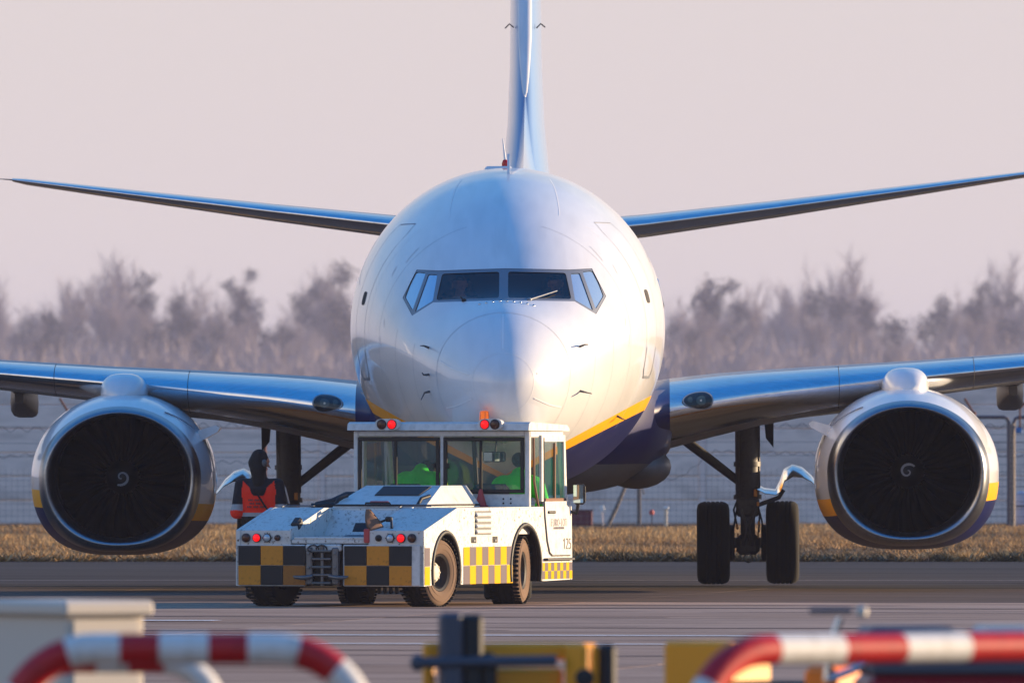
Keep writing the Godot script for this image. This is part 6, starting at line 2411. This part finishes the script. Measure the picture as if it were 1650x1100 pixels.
func build_people() -> void:
	# ground handler seen from behind, head turned to the right
	var H := thing("person", "person in orange hi-vis vest seen from behind beside the left main wheel leg", "person", Vector3(-2.97, 0, -175), deg_to_rad(-6))
	var bones := [
		[Vector3(-0.08, 0.93, 0), Vector3(0.08, 0.93, 0), 0.135, 0.135, "hip"], [Vector3(0, 0.95, 0), Vector3(0, 1.15, 0), 0.15, 0.145, "torso"],
		[Vector3(-0.07, 1.0, 0), Vector3(-0.11, 1.26, 0), 0.115, 0.125, "torso"], [Vector3(0.07, 1.0, 0), Vector3(0.11, 1.26, 0), 0.115, 0.125, "torso"],
		[Vector3(-0.15, 1.335, 0.0), Vector3(0.15, 1.335, 0.0), 0.085, 0.085, "torso"], [Vector3(0, 1.30, 0.03), Vector3(0, 1.42, 0.03), 0.13, 0.09, "hood"],
		[Vector3(0, 1.42, 0.0), Vector3(0.01, 1.54, 0.0), 0.075, 0.07, "hood"],
		[Vector3(-0.08, 0.90, 0), Vector3(-0.10, 0.50, -0.01), 0.095, 0.066, "leg"], [Vector3(-0.10, 0.50, -0.01), Vector3(-0.11, 0.10, 0.02), 0.064, 0.05, "leg"],
		[Vector3(0.08, 0.90, 0), Vector3(0.11, 0.50, -0.03), 0.095, 0.066, "leg"], [Vector3(0.11, 0.50, -0.03), Vector3(0.12, 0.10, 0.0), 0.064, 0.05, "leg"],
		[Vector3(-0.11, 0.06, 0.05), Vector3(-0.13, 0.045, -0.16), 0.05, 0.042, "shoe"], [Vector3(0.12, 0.06, 0.03), Vector3(0.15, 0.045, -0.18), 0.05, 0.042, "shoe"],
		[Vector3(-0.215, 1.345, 0), Vector3(-0.265, 1.02, 0.05), 0.078, 0.068, "arm"], [Vector3(-0.265, 1.02, 0.05), Vector3(-0.17, 0.985, -0.17), 0.068, 0.055, "arm"],
		[Vector3(0.215, 1.345, 0), Vector3(0.275, 1.03, 0.05), 0.078, 0.068, "arm"], [Vector3(0.275, 1.03, 0.05), Vector3(0.20, 1.02, -0.17), 0.068, 0.055, "arm"]]
	var dressed := func(p: Vector3, k: String) -> String:
		if k == "leg" or k == "hip" and p.y < 0.965:
			return "black_cloth"
		if k == "shoe":
			return "soot"
		if k == "hood" or (k == "torso" and p.z > -0.02 and p.y > 1.215 + absf(p.x) * 0.95 and p.y > 1.2):
			return "navy_cloth"
		if k == "arm":
			return "navy_cloth" if p.y > 1.115 else ("tape" if p.y > 1.045 else "vest_orange")
		if p.y < 0.972:
			return "black_cloth"
		return "tape" if p.y < 1.015 else "vest_orange"
	var out := {}
	body_mesh(bones, 0.011, 0.03, dressed, out)
	var facing := Vector3(0.82, -0.05, -0.55)
	var hb := head_bones(Vector3(0.005, 1.60, 0.0), facing, Vector3.UP)
	var face_of := func(p: Vector3, k: String) -> String:
		var q := p - Vector3(0.005, 1.60, 0.0)
		var f := q.dot(facing.normalized())
		if k == "lip":
			return "cone_red"
		if f > 0.045 and q.y < 0.055:
			return "skin"
		return "hair"
	body_mesh(hb, 0.006, 0.018, face_of, out)
	var hair := [[Vector3(0, 1.66, 0.02), Vector3(-0.01, 1.52, 0.06), 0.09, 0.085, "h"], [Vector3(-0.01, 1.52, 0.06), Vector3(0, 1.36, 0.09), 0.085, 0.07, "h"], [Vector3(0.0, 1.67, 0.0), Vector3(-0.03, 1.60, 0.02), 0.092, 0.10, "h"]]
	var hair_out := {}
	body_mesh(hair, 0.011, 0.03, func(_p: Vector3, _k: String) -> String: return "hair", hair_out)
	for s in [[Vector3(-0.17, 0.985, -0.17), 1.0], [Vector3(0.20, 1.02, -0.17), -1.0]]:
		body_mesh(hand_bones(s[0] + Vector3(0, 0, -0.03), Vector3(-0.3 * signf(s[0].x), -0.1, -1), Vector3(-signf(s[0].x), -0.3, 0), s[1], 0.35), 0.005, 0.006, func(_p: Vector3, _k: String) -> String: return "skin", out)
	dress(H, out, {"skin": "face_and_hands", "vest_orange": "hi_vis_vest", "navy_cloth": "jacket", "black_cloth": "trousers", "tape": "reflective_tape", "soot": "shoes", "cone_red": "lips"})
	put("hair_back", hair_out["hair"], M["hair"], H)
	# headset, strap and the worn print on the vest
	var sideways := facing.normalized().cross(Vector3.UP)
	var b := B.new()
	var band := []
	for k in 13:
		var a := PI * k / 12.0
		band.append(Vector3(0.005, 1.605, 0.0) + sideways * cos(a) * 0.103 + Vector3.UP * sin(a) * 0.118)
	b.tube(band, 0.009, 6)
	put("headset_band", b, M["steel_worn"], H)
	for s in [-1.0, 1.0]:
		b = B.new()
		b.ball(Vector3(0.005, 1.60, 0.0) + sideways * s * 0.105, Vector3(0.036, 0.045, 0.036), 12, 8)
		put("ear_cup", b, M["grey_panel"], H)
	b = B.new()
	b.tube([Vector3(0.005, 1.58, 0.0) + sideways * 0.10, Vector3(0.005, 1.55, 0) + sideways * 0.06 + facing.normalized() * 0.11], 0.005, 5)
	put("microphone", b, M["black"], H)
	b = B.new()
	b.tube([Vector3(0.0, 1.225, 0.155), Vector3(0.07, 1.12, 0.172), Vector3(0.15, 1.0, 0.15)], 0.011, 6)
	put("strap", b, M["black_cloth"], H)
	b = B.new()
	for row in [[1.165, -0.105, 9], [1.125, -0.09, 8], [1.085, -0.12, 12]]:
		for k in row[2]:
			if k % 4 == 3:
				continue
			var x: float = row[1] + k * 0.019
			b.box(Vector3(x, row[0], 0.163 - x * x * 0.5), Vector3(0.011, 0.022, 0.006))
	tag(put("vest_print", b, M["print"], H), "", "", "", "stuff")
	b = B.new()
	b.box(Vector3(0.29, 1.22, -0.22), Vector3(0.02, 0.24, 0.16), 0.005, Basis(Vector3.BACK, 0.25))
	var board := thing("clipboard", "pale clipboard held up by the person in the orange vest", "clipboard", H.transform * Vector3(0, 0, 0), deg_to_rad(-6))
	put("board", b, M["steel_worn"], board)
	b = B.new()
	b.box(Vector3(0.303, 1.22, -0.21), Vector3(0.004, 0.20, 0.12), 0.001, Basis(Vector3.BACK, 0.25))
	put("paper", b, M["line_white"], board)

	# two people in green jackets inside the tractor cab
	var T: Node3D = get_node("tow_tractor")
	var seats := [[Vector3(-0.55, 0, -4.12), "person in bright green jacket bent over behind the left rear cab window", 0.26, "vest_lime"], [Vector3(0.74, -0.07, -4.10), "person in green jacket and dark hat at the right edge of the tractor cab", 0.03, "vest_green"]]
	for s in seats:
		var lean: float = s[2]
		var P := thing("person", s[1], "person", T.transform * s[0], T.rotation.y)
		var sh := Vector3(0, 1.45 - lean * 0.12, -0.06 - lean)
		var bn := [
			[Vector3(-0.10, 1.06, 0.04), Vector3(0.10, 1.06, 0.04), 0.15, 0.15, "hip"], [Vector3(0, 1.06, 0.04), sh + Vector3(0, -0.08, 0.06), 0.17, 0.17, "torso"],
			[sh + Vector3(-0.17, -0.03, 0.03), sh + Vector3(0.17, -0.03, 0.03), 0.125, 0.125, "torso"], [sh + Vector3(0, 0.02, 0.05), sh + Vector3(0.0, 0.10, 0.0), 0.12, 0.085, "collar"],
			[Vector3(-0.10, 1.05, 0.0), Vector3(-0.13, 1.05, -0.38), 0.10, 0.075, "leg"], [Vector3(-0.13, 1.05, -0.38), Vector3(-0.13, 0.66, -0.44), 0.07, 0.05, "leg"],
			[Vector3(0.10, 1.05, 0.0), Vector3(0.13, 1.05, -0.38), 0.10, 0.075, "leg"], [Vector3(0.13, 1.05, -0.38), Vector3(0.13, 0.66, -0.44), 0.07, 0.05, "leg"],
			[Vector3(-0.13, 0.635, -0.42), Vector3(-0.13, 0.63, -0.52), 0.05, 0.04, "shoe"], [Vector3(0.13, 0.635, -0.42), Vector3(0.13, 0.63, -0.52), 0.05, 0.04, "shoe"],
			[sh + Vector3(-0.24, -0.03, 0.02), Vector3(-0.30, 1.16, -0.14 - lean * 0.6), 0.085, 0.065, "arm"], [Vector3(-0.30, 1.16, -0.14 - lean * 0.6), Vector3(-0.15, 1.20, -0.36), 0.062, 0.05, "arm"],
			[sh + Vector3(0.24, -0.03, 0.02), Vector3(0.30, 1.16, -0.14 - lean * 0.6), 0.085, 0.065, "arm"], [Vector3(0.30, 1.16, -0.14 - lean * 0.6), Vector3(0.15, 1.20, -0.36), 0.062, 0.05, "arm"]]
		var right_hem: String = s[3]
		var cloth := func(p: Vector3, k: String) -> String:
			if k == "leg":
				return "navy_cloth"
			if k == "shoe":
				return "soot"
			if k == "arm" and p.y < 1.27 and p.y > 1.21:
				return "tape"
			if k == "torso" and p.y > 1.17 and p.y < 1.22:
				return "tape"
			return right_hem if (k == "arm" and p.x > 0.0) else "vest_green"
		var o := {}
		body_mesh(bn, 0.013, 0.04, cloth, o)
		var hc := sh + (Vector3(0, 0.10, -0.20) if lean > 0.1 else Vector3(0, 0.24, -0.05))
		var look := Vector3(0.3, -0.5 if lean > 0.1 else 0.0, -1.0)
		body_mesh(head_bones(hc, look, Vector3.UP), 0.007, 0.018, func(p: Vector3, k: String) -> String: return "skin" if (p - hc).dot(look.normalized()) > 0.02 and p.y < hc.y + 0.06 else "hair", o)
		for h in [[Vector3(-0.15, 1.20, -0.36), 1.0], [Vector3(0.15, 1.20, -0.36), -1.0]]:
			body_mesh(hand_bones(h[0], Vector3(-0.4 * signf(h[0].x), 0.0, -1), Vector3(0, -1, 0), h[1], 0.4), 0.006, 0.006, func(_p: Vector3, _k: String) -> String: return "skin", o)
		dress(P, o, {"skin": "face_and_hands", "vest_green": "green_jacket", "vest_lime": "jacket_sleeve", "navy_cloth": "trousers", "tape": "reflective_tape", "soot": "shoes"})

	# two pilots behind the windshield
	var A: Node3D = get_node("airplane")
	for s in [[Vector3(-0.52, 2.65, -2.82), "pilot with a dark cap behind the left windshield pane", 1.0], [Vector3(0.60, 2.65, -2.80), "pilot behind the right windshield pane near its outer post", -1.0]]:
		var P := thing("person", s[1], "person", A.transform * s[0])
		P.rotation = A.rotation
		var bn := [
			[Vector3(-0.09, 0.44, 0), Vector3(0.09, 0.44, 0), 0.13, 0.13, "hip"], [Vector3(0, 0.45, 0), Vector3(0, 0.76, 0.0), 0.14, 0.15, "torso"], [Vector3(-0.15, 0.80, 0), Vector3(0.15, 0.80, 0), 0.09, 0.09, "torso"],
			[Vector3(0, 0.85, 0), Vector3(0, 0.96, 0.01), 0.06, 0.055, "neck"], [Vector3(-0.21, 0.80, 0), Vector3(-0.26, 0.56, 0.10), 0.065, 0.055, "arm"], [Vector3(-0.26, 0.56, 0.10), Vector3(-0.14, 0.56, 0.33), 0.052, 0.04, "arm"],
			[Vector3(0.21, 0.80, 0), Vector3(0.26, 0.56, 0.10), 0.065, 0.055, "arm"], [Vector3(0.26, 0.56, 0.10), Vector3(0.14, 0.56, 0.33), 0.052, 0.04, "arm"],
			[Vector3(-0.09, 0.44, 0), Vector3(-0.12, 0.44, 0.4), 0.09, 0.07, "leg"], [Vector3(-0.12, 0.44, 0.4), Vector3(-0.12, 0.08, 0.48), 0.065, 0.05, "leg"],
			[Vector3(0.09, 0.44, 0), Vector3(0.12, 0.44, 0.4), 0.09, 0.07, "leg"], [Vector3(0.12, 0.44, 0.4), Vector3(0.12, 0.08, 0.48), 0.065, 0.05, "leg"]]
		var o := {}
		body_mesh(bn, 0.014, 0.03, func(_p: Vector3, k: String) -> String: return "navy_cloth" if k == "leg" or k == "hip" else ("skin" if k == "neck" else "shirt"), o)
		var hc := Vector3(0, 1.03, 0.02)
		var look := Vector3(0.25 * s[2], 0, 1.0)
		body_mesh(head_bones(hc, look, Vector3.UP), 0.007, 0.018, func(p: Vector3, k: String) -> String: return "skin" if (p - hc).dot(look.normalized()) > 0.0 and p.y < hc.y + 0.055 else "hair", o)
		for h in [[Vector3(-0.14, 0.56, 0.33), -1.0], [Vector3(0.14, 0.56, 0.33), 1.0]]:
			body_mesh(hand_bones(h[0], Vector3(0, 0.0, 1), Vector3(0, -1, 0), h[1], 0.4), 0.006, 0.006, func(_p: Vector3, _k: String) -> String: return "skin", o)
		dress(P, o, {"skin": "face_and_hands", "navy_cloth": "trousers", "shirt": "white_shirt"})

# ------------------------------------------------------------------ out of focus things near the lens
# a bent tube cut into red and white lengths
func hoop(o: Node3D, path: Array, r: float, cuts: Array) -> void:
	# cuts: [length, colour]
	var at := 0
	var left := 0.0
	var i := 0
	var pts := []
	var dense := []
	for k in path.size() - 1:
		var n := maxi(1, int(path[k].distance_to(path[k + 1]) / 0.02))
		for j in n:
			dense.append(path[k].lerp(path[k + 1], float(j) / n))
	dense.append(path[-1])
	var start := 0
	for c in cuts:
		var run := 0.0
		var e := start
		while e < dense.size() - 1 and run < c[0]:
			run += dense[e].distance_to(dense[e + 1])
			e += 1
		if e == start:
			break
		var b := B.new()
		b.tube(dense.slice(start, e + 1), r, 16)
		put("stripe", b, M[c[1]], o)
		start = e
	for foot in [path[0], path[-1]]:
		var b := B.new()
		b.lathe(Vector3(foot.x, 0, foot.z), Vector3.UP, [Vector2(0, 0), Vector2(r * 2.0, 0), Vector2(r * 2.0, 0.015), Vector2(r * 1.1, 0.02)], 14, true)
		put("base_plate", b, M["steel_worn"], o)

func hoop_path(w: float, h: float, bend: float, lean: float) -> Array:
	var p := [Vector3(-w / 2 - lean, 0, 0)]
	var n := 9
	for k in n + 1:
		var a := PI - (PI / 2) * k / n
		p.append(Vector3(-w / 2 + bend + cos(a) * bend - lean * (1.0 - float(k) / n) * 0.55, h - bend + sin(a) * bend, 0))
	for k in n + 1:
		var a := PI / 2 - (PI / 2) * k / n
		p.append(Vector3(w / 2 - bend + cos(a) * bend + lean * (float(k) / n) * 0.55, h - bend + sin(a) * bend, 0))
	p.append(Vector3(w / 2 + lean, 0, 0))
	return p

func stripes(first: Array, n: int, a: float, b: float) -> Array:
	var o := first.duplicate()
	var red: bool = o[-1][1] == "rail_white"
	for k in n:
		o.append([a if red else b, "rail_red" if red else "rail_white"])
		red = not red
	return o

func build_foreground() -> void:
	# left hoop barrier, square to the lens
	var H := thing("hoop_barrier", "red and white hoop barrier at the lower left with its right bend in view", "barrier", spot(300, 691, 62) * Vector3(1, 0, 1), 0.0)
	hoop(H, hoop_path(1.36, 1.085, 0.30, 0.10), 0.065, stripes([[0.92, "rail_white"], [0.255, "rail_red"]], 14, 0.155, 0.20))
	var H2 := thing("hoop_barrier", "lower red and white hoop standing behind the lower left hoop barrier", "barrier", spot(190, 691, 65) * Vector3(1, 0, 1), 0.12)
	hoop(H2, hoop_path(0.80, 0.99, 0.22, 0.05), 0.055, stripes([[1.05, "rail_white"], [0.15, "rail_red"], [0.14, "rail_white"], [0.16, "rail_red"]], 4, 0.16, 0.9))
	# right hoop barrier, turned so that the sun falls on its face
	var H3 := thing("hoop_barrier", "sunlit red and white hoop barrier at the lower right", "barrier", spot(1545, 691, 64.5) * Vector3(1, 0, 1), deg_to_rad(42))
	hoop(H3, hoop_path(3.0, 1.055, 0.34, 0.10), 0.066, stripes([[0.90, "rail_white"], [0.42, "rail_red"]], 18, 0.345, 0.37))
	# pale cabinet at the left edge
	var C := thing("equipment_cabinet", "cream metal cabinet with overhanging lid at the lower left edge", "cabinet", spot(103, 691, 80) * Vector3(1, 0, 1), deg_to_rad(-55))
	var b := B.new()
	b.box(Vector3(0, 0.52, 0), Vector3(0.80, 0.98, 0.50), 0.015)
	put("body", b, M["cabinet_cream"], C)
	b = B.new()
	b.box(Vector3(0, 1.04, 0), Vector3(0.89, 0.085, 0.58), 0.02)
	put("lid", b, M["cabinet_cream"], C)
	b = B.new()
	b.box(Vector3(0, 0.02, 0), Vector3(0.88, 0.05, 0.54), 0.01)
	put("plinth", b, M["soot"], C)
	b = B.new()
	b.box(Vector3(0.404, 0.55, 0.0), Vector3(0.012, 0.86, 0.42), 0.004)
	put("door", b, M["cabinet_cream"], C)
	# dark post assembly with a yellow beam: a loading trolley in the middle
	var Y := thing("loading_trolley", "blurred yellow and black ground equipment trolley below the tractor", "trolley", spot(830, 691, 78) * Vector3(1, 0, 1), deg_to_rad(6))
	var u := 78.0 / FOCAL
	b = B.new()
	b.box(Vector3(-0.35, 0.53, 0.1), Vector3(0.12, 1.02, 0.14), 0.02)
	put("mast", b, M["machine_blue_grey"], Y)
	b = B.new()
	b.box(Vector3(-0.235, 0.53, 0.05), Vector3(0.11, 1.0, 0.2), 0.02)
	b.box(Vector3(-0.15, 0.42, 0.05), Vector3(0.08, 0.82, 0.2), 0.02)
	put("mast_guard", b, M["machine_black"], Y)
	b = B.new()
	b.tube([Vector3(-0.54, 0.78, 0.16), Vector3(0.20, 0.79, 0.16)], 0.03, 10)
	b.ball(Vector3(-0.53, 0.78, 0.16), Vector3(0.04, 0.045, 0.04), 10, 7)
	put("cross_arm", b, M["machine_blue_grey"], Y)
	b = B.new()
	b.box(Vector3(-0.05, 0.835, -0.05), Vector3(0.86, 0.09, 0.12), 0.015)
	b.box(Vector3(-0.45, 0.56, -0.05), Vector3(0.06, 0.56, 0.1), 0.015)
	b.box(Vector3(0.0, 0.64, -0.02), Vector3(0.50, 0.22, 0.12), 0.02)
	put("beam", b, M["machine_yellow"], Y)
	b = B.new()
	b.xf = Transform3D(Basis(Vector3.UP, deg_to_rad(48)), Vector3(0.335, 0.62, 0.12))
	b.box(Vector3.ZERO, Vector3(0.14, 0.52, 0.14), 0.02)
	for k in 4:
		b.box(Vector3(-0.048 + 0.032 * k, 0, 0.072), Vector3(0.012, 0.48, 0.012), 0.004)
		b.box(Vector3(0.072, 0, -0.048 + 0.032 * k), Vector3(0.012, 0.48, 0.012), 0.004)
	put("counterweight", b, M["machine_yellow"], Y)
	b = B.new()
	b.lathe(Vector3(0.34, 0.70, 0.22), Vector3(0, 0, 1), [Vector2(0, 0), Vector2(0.05, 0.0), Vector2(0.05, 0.03), Vector2(0.02, 0.035), Vector2(0, 0.035)], 16, true)
	put("hub_cap", b, M["machine_black"], Y)
	b = B.new()
	b.box(Vector3(0.475, 0.5, 0.05), Vector3(0.09, 0.75, 0.2), 0.02)
	put("end_post", b, M["machine_black"], Y)
	b = B.new()
	b.box(Vector3(0.0, 0.32, 0.0), Vector3(1.0, 0.10, 0.5), 0.02)
	put("chassis", b, M["machine_black"], Y)
	var wm := wheel_mesh(0.16, 0.1, 0.08, []).mesh()
	for p in [[-0.4, 0.2], [0.4, 0.2], [-0.4, -0.2], [0.4, -0.2]]:
		put("wheel", wm, M["rubber"], Y).position = Vector3(p[0], 0.16, p[1])
	# yellow crate-like unit behind the right hoop
	var U := thing("battery_cart", "dull yellow battery cart with an orange end behind the right hoop barrier", "cart", spot(1235, 691, 80) * Vector3(1, 0, 1), deg_to_rad(-30))
	b = B.new()
	b.box(Vector3(-0.30, 0.52, 0), Vector3(0.42, 0.68, 0.46), 0.02)
	put("body", b, M["machine_yellow"], U)
	b = B.new()
	b.box(Vector3(0.06, 0.42, 0), Vector3(0.44, 0.46, 0.40), 0.02)
	put("battery_box", b, M["machine_black"], U)
	for k in 3:
		b = B.new()
		b.box(Vector3(-0.08 + 0.13 * k, 0.44, 0.21), Vector3(0.05, 0.34, 0.03), 0.008)
		put("rib", b, M["machine_yellow"], U)
	b = B.new()
	b.box(Vector3(0.42, 0.45, 0), Vector3(0.20, 0.56, 0.36), 0.03)
	put("end_block", b, M["machine_orange"], U)
	for p in [[-0.35, 0.2], [0.3, 0.2], [-0.35, -0.2], [0.3, -0.2]]:
		put("wheel", wm, M["rubber"], U).position = Vector3(p[0], 0.16, p[1])
	# red service vehicle at the lower right corner
	var R := thing("red_vehicle", "dark red service vehicle with blue grey top at the lower right corner", "vehicle", spot(1600, 691, 76) * Vector3(1, 0, 1), deg_to_rad(4))
	b = B.new()
	b.box(Vector3(0.05, 0.52, 0), Vector3(1.45, 0.46, 0.9), 0.04)
	put("body", b, M["machine_red"], R)
	b = B.new()
	b.box(Vector3(0.05, 0.80, 0), Vector3(1.42, 0.10, 0.88), 0.02)
	put("waist_band", b, M["machine_blue_grey"], R)
	b = B.new()
	b.box(Vector3(-0.44, 0.925, 0), Vector3(0.46, 0.14, 0.7), 0.03)
	put("engine_cover", b, M["machine_blue_grey"], R)
	b = B.new()
	b.box(Vector3(0.28, 0.935, 0.1), Vector3(0.75, 0.13, 0.6), 0.03)
	put("load_box", b, M["cabinet_cream"], R)
	b = B.new()
	b.tube([Vector3(-0.86, 0.72, 0.1), Vector3(-0.84, 0.90, 0.1), Vector3(-0.79, 1.04, 0.1)], 0.02, 8)
	b.tube([Vector3(-0.66, 0.80, 0.1), Vector3(-0.86, 0.72, 0.1)], 0.02, 8)
	put("mirror_arm", b, M["bright_steel"], R)
	b = B.new()
	b.box(Vector3(-0.84, 1.075, 0.1), Vector3(0.22, 0.03, 0.04), 0.01)
	put("mirror_bar", b, M["steel_worn"], R)
	b = B.new()
	b.box(Vector3(-0.68, 1.07, 0.11), Vector3(0.06, 0.06, 0.05), 0.015)
	put("bar_lamp", b, M["cabinet_cream"], R)
	for p in [[-0.45, 0.4], [0.5, 0.4], [-0.45, -0.4], [0.5, -0.4]]:
		var w := put("wheel", wm, M["rubber"], R)
		w.position = Vector3(p[0], 0.26, p[1])
		w.scale = Vector3(1.6, 1.6, 1.6)
